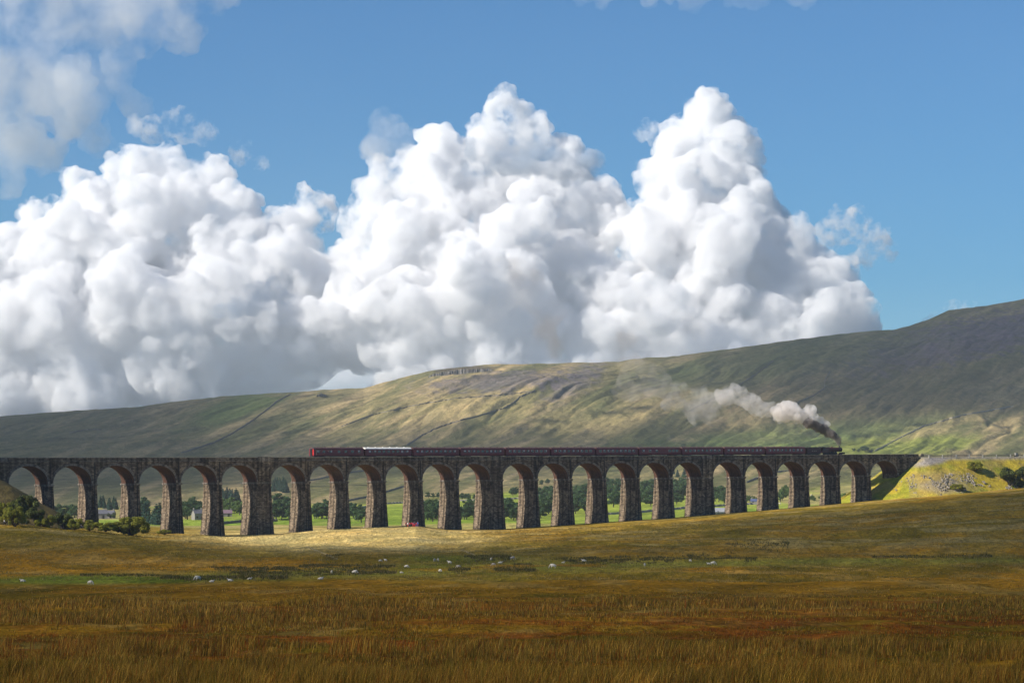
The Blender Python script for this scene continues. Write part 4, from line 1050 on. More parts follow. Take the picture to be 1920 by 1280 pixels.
stone_wall([(650, 958), (720, 945), (800, 941), (900, 938), (1000, 934)], 'pale stone wall across the valley behind the tenth to thirteenth arches', True, 1100, 1.1)
stone_wall([(1120, 966), (1200, 961), (1300, 952), (1400, 946), (1460, 944)], 'pale stone wall along the lane behind the sixteenth to twentieth arches', True, 1020, 1.2)
stone_wall([(1400, 905), (1440, 888), (1500, 880)], 'thin dark wall on the slope behind the twenty first arch', z0=1100, ht=1.2)

stone_wall([(1290, 772), (1330, 752), (1380, 726), (1420, 700), (1450, 678)], 'thin stone wall climbing the shaded fell behind the drifting smoke', z0=1500, ht=.9)
stone_wall([(640, 800), (700, 778), (770, 762), (850, 748), (930, 742), (1000, 735)], 'thin stone wall following the bench below the centre crag', z0=1500, ht=.9)
stone_wall([(130, 812), (160, 806), (190, 806)], 'short dark wall on the shaded left flank of the fell', z0=1500, ht=1.3)
stone_wall([(1640, 846), (1690, 820), (1730, 800), (1800, 780), (1900, 762)], 'pale stone wall along the sunlit rib on the right of the fell', True, 1500, 1.0)
# ------------------------------------------------------------------ crag under the skyline of the fell
k = NT('gritstone crag'); f = k.noise(.5, 5, .7, stretch=(1, 1, .12)); k.l(k.ramp(f, [(.35, (.03, .03, .033)), (.62, (.20, .185, .17))]), k.b.inputs['Base Color']); k.l(k.bump(f, .8, 1.2), k.b.inputs['Normal'])
def crag(px0, px1, dy0, hmax, label, seed):
    rr = random.Random(seed); b = MB(); top_ = []; bot = []; o = None
    px = px0; cp = np.linspace(px0, px1, 25); cz_ = np.array([hit(q, float(np.interp(q, SKY_X, SKY_Y)) + dy0 + 5, 1500)[1] for q in cp])
    for _ in range(5): cz_[1:-1] = (cz_[:-2] + cz_[1:-1] + cz_[2:]) / 3
    while px <= px1:
        t = (px - px0) / (px1 - px0); ys = float(np.interp(px, SKY_X, SKY_Y)) + dy0 * (.7 + .6 * math.sin(px * .11)) + 1.5
        X, Y, Zg = at(px, float(np.interp(px, cp, cz_))); h = hmax * math.sin(math.pi * min(1, max(.03, t))) ** .5 * rr.uniform(.7, 1.1); dep = rr.uniform(-2, 2)
        if o is None: o = (X, Y, Zg)
        top_.append((X, Y + 3 + dep, Zg + h)); bot.append((X + rr.uniform(-.4, .4), Y + dep, Zg - 3)); px += rr.uniform(.9, 2.2)
    for i in range(len(top_) - 1):
        b.quad([bot[i], bot[i + 1], top_[i + 1], top_[i]]); q0 = (top_[i][0], top_[i][1] + 50, float(terrain(top_[i][0], top_[i][1] + 50)) - 1.5); q1 = (top_[i + 1][0], top_[i + 1][1] + 50, float(terrain(top_[i + 1][0], top_[i + 1][1] + 50)) - 1.5)
        b.quad([top_[i], top_[i + 1], q1, q0])
    w = b.build('rock_crag', k.m, origin=o); tag(w, label, 'crag')
crag(803, 925, 8, 6.5, 'long grey gritstone crag just under the centre skyline of the fell', 4)
crag(593, 612, 8, 5, 'small dark crag just under the skyline on the left shoulder', 5)

# ------------------------------------------------------------------ farm buildings
M['render'] = plain('whitewashed wall', (.24, .225, .20), .9, .12, .6)
M['greywall'] = plain('grey stone cottage wall', (.24, .22, .2), .9, .3, 1.2)
M['slate'] = plain('slate roof', (.12, .12, .14), .7, .25, 2)
M['sheetroof'] = plain('pale sheet roof', (.36, .36, .38), .5, .1, 1)
def house(px, py, L, Wd, hw, hr, wall, roof, label, rz, z0=1010, chim=True, cat='house'):
    X, Y, Zg = hit(px, py, z0); t = empty('farm_house' if cat == 'house' else 'barn', (X, Y, Zg - .2), rz); tag(t, label, cat)
    b = MB(); l, w = L / 2, Wd / 2
    b.quad([(-l, -w, 0), (l, -w, 0), (l, -w, hw), (-l, -w, hw)]); b.quad([(l, w, 0), (-l, w, 0), (-l, w, hw), (l, w, hw)])
    for s_ in (-1, 1): b.quad([(s_ * l, -w, 0), (s_ * l, w, 0), (s_ * l, w, hw), (s_ * l, 0, hw + hr), (s_ * l, -w, hw)])
    b.build('wall', wall, t, local=True)
    b = MB(); e = .25; th = .14
    for s_ in (-1, 1):
        A = [(-l - e, s_ * (w + e), hw - e * hr / w), (l + e, s_ * (w + e), hw - e * hr / w), (l + e, 0, hw + hr), (-l - e, 0, hw + hr)]
        B = [(p[0], p[1], p[2] + th) for p in A]; b.quad(B); b.quad(A[::-1]); b.quad([A[0], A[1], B[1], B[0]]); b.quad([A[1], A[2], B[2], B[1]]); b.quad([A[3], A[0], B[0], B[3]])
    ro = b.build('roof', roof, t, local=True)
    if chim:
        for s_ in (-1, 1):
            b = MB(); b.box((s_ * (l - .5) - .35, -.35, hw + hr - .5), (s_ * (l - .5) + .35, .35, hw + hr + .9)); b.build('chimney', wall, ro, local=True)
    nwin = max(2, int(L / 3.5))
    for q in range(nwin):
        x_ = -l + L * (q + .5) / nwin
        if q == nwin // 2:
            b = MB(); b.box((x_ - .5, -w - .06, 0), (x_ + .5, -w - .01, 2.0)); b.build('door', M['iron'], t, local=True); continue
        b = MB(); b.box((x_ - .5, -w - .05, 1.0), (x_ + .5, -w - .01, 2.0)); b.build('window', M['pane'], t, local=True)
    return t
house(186, 972, 8, 5, 2.8, 1.9, M['greywall'], M['slate'], 'grey stone cottage with slate roof seen through the third arch', .2)
house(204, 971, 6, 4.5, 2.5, 1.6, M['greywall'], M['slate'], 'smaller grey cottage right of the stone cottage in the third arch', -.1)
house(371, 974, 5, 4.5, 3.4, 1.8, M['render'], M['slate'], 'whitewashed farmhouse beside the pale trees in the fifth arch', .5)
house(422, 968, 7, 5, 2.0, 1.6, M['render'], plain('purple slate roof', (.2, .13, .16), .7), 'low white cottage with purplish roof in the sixth arch', .15)
house(1350, 964, 9, 7, 1.6, 2.0, M['greywall'], M['sheetroof'], 'barn with pale grey sheet roof seen through the nineteenth arch', .25, chim=False, cat='barn')
house(1417, 944, 6, 4, 1.8, 1.4, M['render'], plain('blue slate roof', (.08, .1, .2), .6), 'small blue roofed farmhouse seen through the twentieth arch', -.2)

# ------------------------------------------------------------------ sheep
M['fleece'] = plain('fleece', (.60, .53, .43), .95, .2, 9)
M['fleece_grey'] = plain('grey fleece', (.36, .31, .26), .95, .25, 9)
M['face_black'] = plain('black sheep face', (.025, .022, .02), .8)
M['face_pale'] = plain('pale sheep face', (.42, .36, .30), .8)
def sheep_mesh(pose, fleece, face):
    body = [(-.52, 0, .66, .13), (-.38, 0, .68, .26), (-.05, 0, .69, .30), (.28, 0, .69, .27), (.46, 0, .74, .19)]
    if pose == 'lie': body = [(p[0], p[1], p[2] - .38, p[3] * 1.02) for p in body]
    if pose == 'graze': neck = [body[-1], (.64, 0, .58, .12), (.76, 0, .34, .085), (.84, 0, .16, .075), (.92, 0, .07, .045)]
    elif pose == 'stand': neck = [body[-1], (.60, 0, .90, .12), (.68, 0, 1.02, .095), (.80, 0, .99, .085), (.92, 0, .92, .05)]
    else: neck = [body[-1], (.58, 0, .52, .12), (.64, 0, .64, .095), (.76, 0, .61, .08), (.87, 0, .54, .05)]
    ch = [body, neck]
    hd = neck[2 if pose != 'graze' else 2]
    for s_ in (-1, 1): ch.append([hd, (hd[0] - .03, s_ * .11, hd[2] + .03, .03), (hd[0] - .06, s_ * .19, hd[2] + .0, .018)])
    ch.append([body[0], (-.62, 0, body[0][2] - .12, .045), (-.64, 0, body[0][2] - .28, .03)])
    if pose != 'lie':
        for s_ in (-1, 1):
            ch.append([body[3], (.30, s_ * .15, .42, .085), (.31, s_ * .15, .24, .042), (.29, s_ * .15, .03, .036)])
            ch.append([body[1], (-.36, s_ * .16, .46, .11), (-.46, s_ * .16, .26, .045), (-.41, s_ * .16, .03, .036)])
    else:
        for s_ in (-1, 1):
            ch.append([body[3], (.42, s_ * .2, .12, .07), (.62, s_ * .2, .05, .04)])
            ch.append([body[1], (-.3, s_ * .26, .12, .1), (-.08, s_ * .3, .05, .045)])
    low = .30 if pose != 'lie' else .06
    def mf(c): return 1 if (c.z < low and c.x < .6) or (c.x > .70 if pose != 'graze' else (c.z < .36 and c.x > .62)) or (abs(c.y) > .1 and c.x > .5) else 0
    return skin_mesh('sheep', ch, [fleece, face], mf)
SM = {}
def sheep(px, py, pose, rz, label, size=1.0, grey=False, black=False):
    key = (pose, grey, black)
    if key not in SM: SM[key] = sheep_mesh(pose, M['fleece_grey'] if grey else M['fleece'], M['face_black'] if black else M['face_pale'])
    X, Y, Zg = hit(px, py); o = add_mesh('sheep', SM[key]); o.location = (X, Y, Zg - .02); o.rotation_euler = (0, 0, rz); o.scale = (size * .78,) * 3
    tag(o, label, 'sheep', 'sheep on the moor in front of the viaduct'); return o
PI = math.pi
for a in [(43, 1090, 'lie', PI, 'sheep lying at the left end of the bright green strip'),
          (169, 1096, 'graze', -.5, 'white sheep grazing alone in front of the bright green strip', 1.1),
          (371, 1088, 'graze', PI + .4, 'large white sheep grazing against the dark rushes on the left', 1.2),
          (397, 1091, 'lie', 0, 'sheep lying flat just right of the large one by the rushes', .9),
          (432, 1089, 'lie', PI, 'sheep lying second to the right of the large one by the rushes'),
          (468, 1086, 'lie', .2, 'half hidden sheep lying alone below the middle of the dark rushes', .85),
          (601, 1086, 'lie', 0.1, 'sheep lying with its head raised below the end of the rushes'),
          (622, 1075, 'stand', -1.4, 'small sheep standing end on at the tip of the dark rush strip', .9),
          (665, 1076, 'graze', -.2, 'big white sheep with dark face grazing, nearest one left of centre', 1.15, False, True),
          (762, 1065, 'graze', -.3, 'white dark faced sheep grazing on open turf above the lying one', 1.0, False, True),
          (753, 1074, 'lie', PI, 'sheep lying low with a black head, below the grazing dark faced one', .8, False, True),
          (825, 1073, 'graze', -.9, 'pale sheep grazing left of a dark rush tuft', 1.0, False, True),
          (815, 1052, 'graze', -1.9, 'grey sheep of the close pair on the green hummock, left one', 1.0, True),
          (821, 1052, 'graze', -1.2, 'grey sheep of the close pair on the green hummock, right one', .95, True),
          (843, 1057, 'stand', PI - .4, 'white sheep standing on the turf right of the close grey pair', 1.05),
          (860, 1065, 'graze', PI, 'grey sheep half hidden behind a dark rush tuft', 1.0, True),
          (921, 1051, 'stand', -1.3, 'small white sheep standing head on before the dark far rushes', .95),
          (926, 1061, 'graze', PI, 'brownish grey sheep in the rushes below the standing one', 1.0, True),
          (938, 1056, 'lie', 0, 'long pale sheep lying between the rushes', 1.1),
          (961, 1049, 'graze', -.1, 'grey sheep grazing at the top of the pasture right of centre', 1.15, True),
          (1037, 1065, 'graze', 3.0, 'largest cream sheep grazing near the middle of the pasture', 1.35),
          (1056, 1055, 'lie', 0, 'tiny pale sheep lying right of the largest cream sheep', .8),
          (1095, 1052, 'lie', PI, 'bright white sheep lying before the dark rushes right of centre', 1.1),
          (1209, 1061, 'graze', -1.8, 'white sheep grazing alone between centre and the far right pair', .95),
          (1294, 1054, 'graze', -1.0, 'small white sheep just left of the far right pair', .8),
          (1329, 1058, 'lie', PI, 'left sheep of the bright far right pair, lying down', .9),
          (1337, 1059, 'graze', -.2, 'right sheep of the bright far right pair, grazing', 1.2),
          (723, 1052, 'stand', 2.8, 'sheep looking over the rush strip left of centre', .8), (713, 1053, 'graze', .1, 'sheep behind the rush strip, mostly hidden by stems', .8)]:
    sheep(*a[:4], a[4], a[5] if len(a) > 5 else 1.0, a[6] if len(a) > 6 else False, a[7] if len(a) > 7 else False)
for q, (px, py) in enumerate(((1522, 932), (1521.5, 930), (1462, 946))):
    X, Y, Zg = hit(px, py, 1020); o = add_mesh('sheep', SM[('graze', False, False)]); o.location = (X, Y, Zg); o.rotation_euler = (0, 0, 1.0 + q); o.scale = (1.3,) * 3
    tag(o, ['white sheep in the bright green field behind the twenty second arch, nearer one', 'white sheep in the bright green field behind the twenty second arch, farther one', 'white sheep beside the pier in the twenty first arch'][q], 'sheep', 'far sheep in the green field')

# ------------------------------------------------------------------ people
M['skin'] = plain('skin', (.42, .25, .18), .6, .1, 5); M['hair'] = plain('brown hair', (.05, .03, .02), .8)
def cloth(c): return plain('cloth', c, .85, .15, 6)
CL = {'red': cloth((.45, .015, .03)), 'pink': cloth((.5, .06, .16)), 'navy': cloth((.02, .03, .10)), 'black': cloth((.015, .015, .018)), 'white': cloth((.6, .6, .6)), 'blue': cloth((.05, .12, .35)), 'grey': cloth((.12, .12, .13)), 'purple': cloth((.12, .06, .2))}
def person_parts(stride):
    hp = (0, 0, .93); s_ = stride
    torso = [(0, 0, .95, .135), (0, 0, 1.10, .125), (.0, 0, 1.30, .15), (0, 0, 1.45, .10), (0, 0, 1.53, .055), (.015, 0, 1.62, .085), (.01, 0, 1.71, .085)]
    legs = [[torso[0], (.04 + s_ * .1, .10, .90, .095), (.04 + s_ * .22, .10, .50, .062), (s_ * .34 - .02, .10, .07, .042), (s_ * .34 + .14, .10, .035, .035)],
            [torso[0], (-s_ * .06, -.10, .90, .095), (-s_ * .10, -.10, .50, .062), (-s_ * .38, -.10, .08, .042), (-s_ * .38 + .15, -.10, .035, .035)]]
    arms = [[torso[2], (0, .17, 1.38, .065), (-s_ * .08, .24, 1.12, .045), (.05, .25, .90, .033)], [torso[2], (0, -.17, 1.38, .065), (s_ * .12, -.24, 1.12, .045), (.16 + s_ * .1, -.24, .92, .033)]]
    hands = []
    for a in arms:
        e = a[-1]
        for f_ in range(4): hands.append([e, (e[0] + .02 + f_ * .012, e[1] - .03 + f_ * .02, e[2] - .075 - .004 * (f_ % 3), .010), (e[0] + .03 + f_ * .012, e[1] - .03 + f_ * .02, e[2] - .135 + .012 * abs(f_ - 1), .008)])
        hands.append([e, (e[0] + .05, e[1], e[2] - .04, .011), (e[0] + .07, e[1], e[2] - .085, .009)])
    nose = [[torso[5], (.105, 0, 1.625, .016)]]
    bodym = skin_mesh('body', [torso] + legs + arms + hands + nose, [M['skin']])
    infl = lambda ch, d: [(p[0], p[1], p[2], p[3] + d) for p in ch]
    jac = skin_mesh('jacket', [infl(torso[:4], .035)] + [infl(a[:1], .035) + infl(a[1:], .022) for a in arms], [CL['red']])
    tr = skin_mesh('trousers', [infl(torso[:1], .02) + infl(l[1:4], .02) for l in legs], [CL['black']])
    hr_ = skin_mesh('hair', [[(-.02, 0, 1.66, .09), (-.015, 0, 1.735, .08)]], [M['hair']])
    return bodym, jac, tr, hr_
PPX = [person_parts(.25), person_parts(1.0)]
def person(px, py, Z, jc, tc, label, stride=0, rz=0.0, h=1.0, group=None, hat=None):
    X, Y, Zg = hit(px, py, 560, 900); t = empty('person', (X, Y, Zg), rz); t.scale = (h, h, h); tag(t, label, 'person', group)
    bm_, j, tr, hr_ = PPX[stride]
    add_mesh('body', bm_, t)
    for nm, me, m in (('jacket', j, CL[jc]), ('trousers', tr, CL[tc]), ('hair', hr_, CL[hat] if hat else M['hair'])):
        m2 = me.copy(); m2.materials.clear(); m2.materials.append(m); add_mesh(nm, m2, t)
    return t
g1 = 'group of people in red by the tenth pier'
for (px, jc, tc, lab, hh, hat) in [(761, 'red', 'black', 'leftmost person of the red coated group at the tenth pier', .95, None), (764.5, 'white', 'red', 'person in a white top beside the leftmost red coat', .9, None),
                              (768, 'red', 'navy', 'shorter person in red third from the left of the group', .85, 'red'), (771.5, 'red', 'black', 'person in red at the middle of the group under the pier', .95, None),
                              (774.5, 'pink', 'red', 'person in bright pink right of the middle of the group', .92, 'pink'), (777.5, 'navy', 'red', 'person in a navy jacket near the right end of the group', 1.0, None),
                              (780.5, 'red', 'purple', 'person in red and purple second from the right end of the group', .9, None), (783.5, 'blue', 'purple', 'tall person in blue at the right end of the group', 1.05, 'blue')]:
    person(px, 987.5, float(Zcrest(px)) - 6 - (px * 7 % 3), jc, tc, lab, 0, px, hh, g1, hat)
person(8, 985, 655, 'white', 'black', 'person in a white top walking at the left edge of the picture', 1, 0.2)
person(15, 985, 654, 'black', 'black', 'person all in black walking beside the one in white at the left edge', 1, 0.1)
person(154, 990, 668, 'grey', 'navy', 'person in grey, left one of the couple before the second pier', 1, 2.8)
person(161, 990, 669, 'blue', 'black', 'person in a blue jacket, right one of the couple before the second pier', 1, 2.9)

# ------------------------------------------------------------------ parked white car behind the mound
X, Y, Zg = at(686, float(Zv(686)) + 24); Zg = (YH - 995.5) * Y / F
car = empty('parked_car', (X, Y, Zg), .12); tag(car, 'white car parked behind the mound at the foot of the ninth pier', 'car')
M['carpaint'] = plain('white car paint', (.75, .74, .72), .25, .05, 1, .6)
b = MB(); pr = [(-1.9, .3), (-1.95, .75), (-1.75, .95), (-1.1, 1.02), (-.75, 1.42), (.55, 1.46), (1.15, 1.02), (1.8, .9), (1.95, .65), (1.95, .3)]
W_ = .85
for sy in (-1, 1): b.quad([(a * 1.05, sy * W_ * (.86 if z > 1.2 else 1), z) for a, z in pr])
for i in range(len(pr)):
    a, c2 = pr[i], pr[(i + 1) % len(pr)]; wa = W_ * (.86 if a[1] > 1.2 else 1); wb = W_ * (.86 if c2[1] > 1.2 else 1)
    b.quad([(a[0] * 1.05, -wa, a[1]), (c2[0] * 1.05, -wb, c2[1]), (c2[0] * 1.05, wb, c2[1]), (a[0] * 1.05, wa, a[1])])
b.build('body', M['carpaint'], car, local=True)
for sy in (-1, 1):
    b = MB(); b.quad([(-1.0, sy * (W_ + .004) * .99, 1.06), (1.05, sy * (W_ + .004) * .99, 1.06), (.5, sy * W_ * .885, 1.38), (-.75, sy * W_ * .885, 1.38)]); b.build('side_window', M['pane'], car, local=True)
    for x_ in (-1.25, 1.3):
        b = MB(); b.tube((x_, sy * .7, .32), (x_, sy * .88, .32), .32, .32, 16); b.build('wheel', M['black'], car, local=True)

# ------------------------------------------------------------------ lineside fence on the right embankment
fz_ = lambda u: embank_z(u, -1.6, 1)[0]
M['post'] = plain('pale concrete post', (.42, .40, .36), .9, .2, 4)
uf = solve_u(1742, -1.6)
fen = empty('lineside_fence', P(uf + 40, -1.6, fz_(uf + 40))); tag(fen, 'pale post and wire fence along the top of the right embankment', 'fence')
fpx = [1742, 1767.5, 1793, 1817.5, 1843, 1868.5, 1895, 1920, 1948, 1975, 2003]
fus = [solve_u(p, -1.6) for p in fpx]
for u in fus:
    b = MB(); z = fz_(u); b.box((u - .14, -1.74, z - .3), (u + .14, -1.46, z + 1.15), lambda p: P(*p)); b.build('post', M['post'], fen)
for hgt in (.35, .7, 1.0):
    b = MB()
    for a, c2 in zip(fus[:-1], fus[1:]): b.tube(P(a, -1.6, fz_(a) + hgt), P(c2, -1.6, fz_(c2) + hgt), .03, .03, 5)
    b.build('wire', M['iron'], fen)
u = solve_u(1905.5, 1.0); z = top(u) - 1.3
cab_ = empty('relay_cabinet', P(u, 1.0, z)); tag(cab_, 'small white lineside cabinet by the track near the right edge', 'cabinet')
b = MB(); b.box((u - .55, .6, z), (u + .55, 1.4, z + 1.35), lambda p: P(*p)); b.build('box', M['render'], cab_)
b = MB(); b.box((u - .62, .53, z + 1.352), (u + .62, 1.47, z + 1.45), lambda p: P(*p)); b.build('lid', M['post'], cab_)
b = MB(); b.box((u - .4, .575, z + .15), (u + .4, .596, z + 1.2), lambda p: P(*p)); b.build('door', M['post'], cab_)
for q, px in enumerate((1778, 1784)):
    u = solve_u(px, -1.2); z = top(u) - 1.35
    b = MB(); b.tube(P(u, -1.0, z - .2), P(u, -1.0, z + 2.4), .07, .06, 8); b.box((u - .3, -1.06, z + 2.0), (u + .3, -.94, z + 2.12), lambda p: P(*p)); o = b.build('marker_post', M['iron'], origin=P(u, -1.0, z)); tag(o, ['slim dark post left of the pair standing by the fence', 'slim dark post right of the pair standing by the fence'][q], 'post')

# ------------------------------------------------------------------ rubble on the embankment slope
M['rubble'] = plain('limestone rubble', (.27, .235, .19), .95, .35, .9)
b = MB(); rr = random.Random(31)
X0, Y0, Z0_ = emb_ground(1765, 905); V0 = None
uo = solve_u(1765, -18); cnt = 0
while cnt < 800:
    uu = uo + rr.uniform(-36, 50); ww = rr.uniform(-34, -3); zz, dd = embank_z(uu, ww, 1); X, Y = line(uu, ww); px = 960 + F * X / Y; py = YH - F * zz / Y
    d1 = math.hypot((px - 1768) / 60, (py - 910) / 15); d2 = math.hypot((px - 1812) / 26, (py - 902) / 14); d3 = math.hypot((px - 1712) / 14, (py - 905) / 20); d4 = math.hypot((px - 1895) / 20, (py - 912) / 5)
    d = min(d1, d2, d3 * 1.1, d4); nv = float(fbm(np.array([uu / 3.0]), np.array([ww / 3.0]), 3, 700)[0])
    if d + (nv - .5) * 2.6 > .75: 
        cnt += .02; continue
    s_ = rr.choice((.12, .16, .2, .3)) * rr.uniform(.8, 1.5)
    b.box((-s_, -s_ * .8, -s_ * .6), (s_, s_ * .8, s_ * .6), (lambda R, c0: (lambda p: tuple(R @ Vector(p) + c0)))(Euler((rr.uniform(0, 3), rr.uniform(0, 3), rr.uniform(0, 3))).to_matrix(), Vector((X, Y, zz + .05)))); cnt += 1
o = b.build('rubble', M['rubble'], origin=(X0, Y0, Z0_)); tag(o, 'loose pale limestone rubble spilling down the right embankment', 'rubble', None, 'stuff')

# ------------------------------------------------------------------ rough grass and rushes
def blades(name, n, rowfn, hfn, cfn, label, cat, seed, wpx=1.0, lean=.35, kmax=None):
    r = np.random.default_rng(seed)
    x, Z, keep = rowfn(r, n)
    X = (x - 960) * Z / F; x = x[keep]; X = X[keep]; Z = Z[keep]; n = len(x)
    g = terrain(X, Z); row = YH - F * g / Z
    h = hfn(r, X, Z, x, row); w = np.maximum(.008, .46 * wpx * Z / F) * r.uniform(.6, 1.3, n)
    a = r.uniform(0, 2 * np.pi, n); wx = np.cos(a * .3 - .5) * w; wy = np.sin(a * .3 - .5) * w * .5
    ln = h * lean * r.uniform(.1, 1.2, n); lx = np.cos(a) * ln + h * .12; ly = np.sin(a) * ln * .6
    base = np.stack([X, Z, g - .04], -1)
    v = np.stack([base + np.stack([-wx, -wy, 0 * h], -1), base + np.stack([wx, wy, 0 * h], -1),
                  base + np.stack([wx * .8 + lx * .35, wy * .8 + ly * .35, h * .6], -1), base + np.stack([-wx * .8 + lx * .35, -wy * .8 + ly * .35, h * .6], -1),
                  base + np.stack([lx, ly, h], -1)], 1)
    k5 = np.arange(n)[:, None] * 5
    quads = k5 + np.array([0, 1, 2, 3]); tris = k5 + np.array([3, 2, 4])
    me = bpy.data.meshes.new(name); me.vertices.add(n * 5); me.vertices.foreach_set('co', v.reshape(-1).astype(np.float32))
    li = np.concatenate([quads, tris], 1).reshape(-1); me.loops.add(len(li)); me.loops.foreach_set('vertex_index', li.astype(np.int32))
    ls = (np.arange(n)[:, None] * 7 + np.array([0, 4])).reshape(-1); lt = np.tile([4, 3], n)
    me.polygons.add(n * 2); me.polygons.foreach_set('loop_start', ls.astype(np.int32)); me.polygons.foreach_set('loop_total', lt.astype(np.int32)); me.update(calc_edges=True)
    c = cfn(r, X, Z, x, row); c4 = np.ones((n, 5, 4), np.float32); c4[:, :, :3] = c[:, None, :]
    at_ = me.attributes.new('cover', 'FLOAT_COLOR', 'POINT'); at_.data.foreach_set('color', c4.reshape(-1))
    o = bpy.data.objects.new(name, me); col.objects.link(o); me.materials.append(M['blade']); tag(o, label, cat, None, 'stuff'); return o
k = NT('grass blades'); att = k.n('ShaderNodeAttribute', attribute_name='cover'); k.l(att.outputs['Color'], k.b.inputs['Base Color']); k.b.inputs['Roughness'].default_value = .8
tr = k.n('ShaderNodeBsdfTranslucent'); k.l(att.outputs['Color'], tr.inputs[0]); mx = k.n('ShaderNodeMixShader'); mx.inputs[0].default_value = .25
k.l(k.b.outputs[0], mx.inputs[1]); k.l(tr.outputs[0], mx.inputs[2]); k.l(mx.outputs[0], k.out.inputs[0]); M['blade'] = k.m
_Zt = np.arange(90, 600, 1.0); _rt = YH - F * np.interp(_Zt, NZ, NZZ) / _Zt
def Z_of_row(row): return np.interp(-row, -_rt, _Zt)
def tall(row, x):
    """how much tall pale rush grass stands here (rows across the bog)"""
    w = (fbm(x / 160, row / 60, 3, 801) - .5) * 26
    r_ = row + w
    return np.clip(np.exp(-((r_ - 1137) / 13) ** 2) * .75 + np.exp(-((r_ - 1166) / 12) ** 2) * np.interp(x, [0, 700, 1000], [.8, .6, .2]) + np.exp(-((r_ - 1222) / 13) ** 2) + ss(1245, 1268, r_) * .9, 0, 1)
def row_bog(r, n):
    row = 1098 + 215 * r.random(n) ** .9; x = r.uniform(-60, 1980, n); Z = Z_of_row(row)
    X = (x - 960) * Z / F
    clump = fbm(X / 1.3, Z / 1.8, 3, 811); big = fbm(X / 9, Z / 14, 3, 812)
    p = (.42 + .7 * tall(row, x)) * ss(.44, .58, clump * .5 + big * .5)
    return x, Z, r.random(n) < p
def h_bog(r, X, Z, x, row): return (.18 + .72 * tall(row, x)) * r.uniform(.35, 1.2, len(X)) * (.45 + 1.1 * ss(.3, .7, fbm(X / 3, Z / 4, 3, 813)))
def c_bog(r, X, Z, x, row):
    n = len(X); u = r.random(n); b1 = fbm(X / 6, Z / 9, 3, 821)
    pal = np.array([(.50, .34, .10), (.36, .25, .06), (.17, .14, .022), (.12, .115, .014), (.30, .10, .016), (.55, .42, .19)])
    br = np.exp(-((row - 1190 + (x - 960) * .018) / 24) ** 2) * .75 * ss(.42, .56, fbm(X / 5, Z / 11, 4, 150)) + .12
    i = np.where(u < .26, 0, np.where(u < .5, 1, np.where(u < .72, 2, np.where(u < .88, 3, np.where(u < .95, 4, 5)))))
    i = np.where(r.random(n) < br, 4, i); i = np.where((b1 > .55) & (r.random(n) < .5), 2, i)
    t = tall(row, x); i = np.where((r.random(n) < t * .35), 0, i)
    return pal[i] * np.array([1.26, .96, .42]) * (r.uniform(.35, 1.35, n) * (.6 + .9 * fbm(X / 2.5, Z / 4, 3, 825)))[:, None]
blades('grass', 900000, row_bog, h_bog, c_bog, 'rough tawny grass and tall pale rushes covering the boggy foreground', 'grass', 5, 1.0)
DARK = [((150, 330), 1079, 3, .6), ((300, 540), 1083, 5, 1), ((390, 560), 1066, 4, .8), ((430, 745), 1074, 6, 1), ((560, 742), 1062, 5, 1), ((870, 960), 1047, 3, 1), ((840, 882), 1068, 5, .9), ((925, 1005), 1068, 4, .8), ((1030, 1270), 1049, 3, .9), ((1060, 1180), 1052, 3, .6), ((1230, 1420), 1046, 4, .6), ((1620, 1860), 1044, 3, .7), ((960, 1000), 1058, 3, .7), ((1360, 1480), 1020, 5, .4), ((600, 660), 1043, 3, .6)]
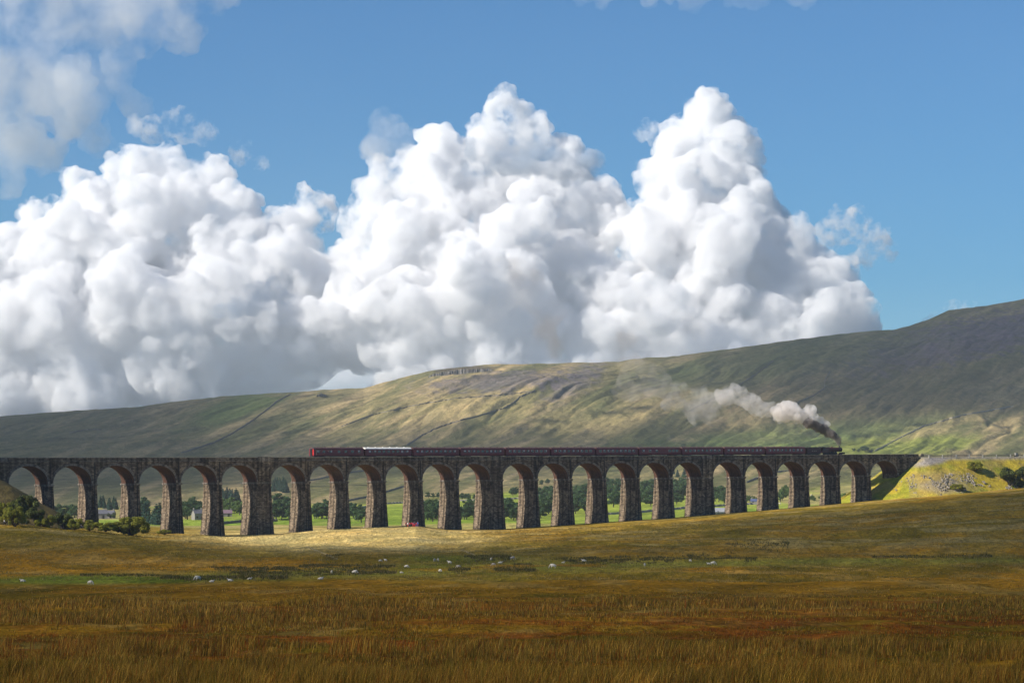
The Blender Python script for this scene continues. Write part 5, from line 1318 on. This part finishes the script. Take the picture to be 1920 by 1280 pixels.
def row_rush(r, n):
    xs_ = []; zs_ = []
    wt = np.array([(d[0][1] - d[0][0]) * d[2] * d[3] for d in DARK]); wt = wt / wt.sum(); ch = r.choice(len(DARK), n, p=wt)
    tabs = []
    for d in DARK:
        cols = np.linspace(d[0][0] - 5, d[0][1] + 5, 9); tabs.append((cols, [hit(c_, d[1])[1] for c_ in cols]))
    x = np.zeros(n); Z = np.zeros(n)
    for i, d in enumerate(DARK):
        m = ch == i; c_ = m.sum(); xx = r.uniform(d[0][0], d[0][1], c_); f_ = np.sin(np.pi * (xx - d[0][0]) / (d[0][1] - d[0][0])) ** .5
        zz = np.interp(xx, *tabs[i]); x[m] = xx; Z[m] = zz + r.normal(size=c_) * d[2] * 1.1 * (zz / 400) ** 2 * f_ + 9 * (fbm(xx / 40, xx * 0 + i, 2, 830) - .5)
    X = (x - 960) * Z / F
    return x, Z, (fbm(X / 1.8, Z / 4, 3, 831) > .50)
def c_rush(r, X, Z, x, row):
    n = len(X); u = r.random(n)
    pal = np.array([(.075, .075, .014), (.12, .095, .018), (.22, .155, .06), (.32, .22, .08)]); i = np.where(u < .45, 0, np.where(u < .75, 1, np.where(u < .92, 2, 3))); return pal[i] * r.uniform(.6, 1.2, n)[:, None]
blades('rushes', 46000, row_rush, lambda r, X, Z, x, row: r.uniform(.2, .6, len(X)), c_rush, 'dark clumps of rushes standing in strips across the sheep pasture', 'rushes', 6, 1.0, .25)
def row_slope(r, n):
    Z = r.uniform(450, 830, n); x = r.uniform(-60, 1980, n); X = (x - 960) * Z / F
    return x, Z, (Z < Zcrest(x) - 1) & (fbm(X / 2.2, Z / 4, 3, 841) > .50)
def c_slope(r, X, Z, x, row):
    n = len(X); u = r.random(n); pal = np.array([(.34, .22, .05), (.22, .155, .028), (.13, .12, .018), (.45, .33, .12)]); i = np.where(u < .35, 0, np.where(u < .65, 1, np.where(u < .9, 2, 3))); cc = pal[i] * r.uniform(.6, 1.15, n)[:, None]; sm = blob(x, row, 640, 1006, 260, 26, 0, .5)[:, None]; return cc * (1 - sm) + np.array((.55, .43, .19)) * sm * r.uniform(.65, 1.1, n)[:, None]  # blades in the sunlit strip get the same painted brightness as its ground
blades('tussocks', 190000, row_slope, lambda r, X, Z, x, row: r.uniform(.12, .38, len(X)), c_slope, 'short tussocky moor grass on the slope below the viaduct', 'grass', 8, .8, .5)

# ------------------------------------------------------------------ haze of the valley air
b = MB(); b.box((-16500, -400, -70), (16500, 9400, 470)); hz = b.build('haze', volume_mat('haze air', (.84, .91, 1.0), 0.000052), None, merge=True)
hz['kind'] = 'stuff'; hz['label'] = 'thin blue haze in the air over the moor and the fell'; hz['category'] = 'haze'
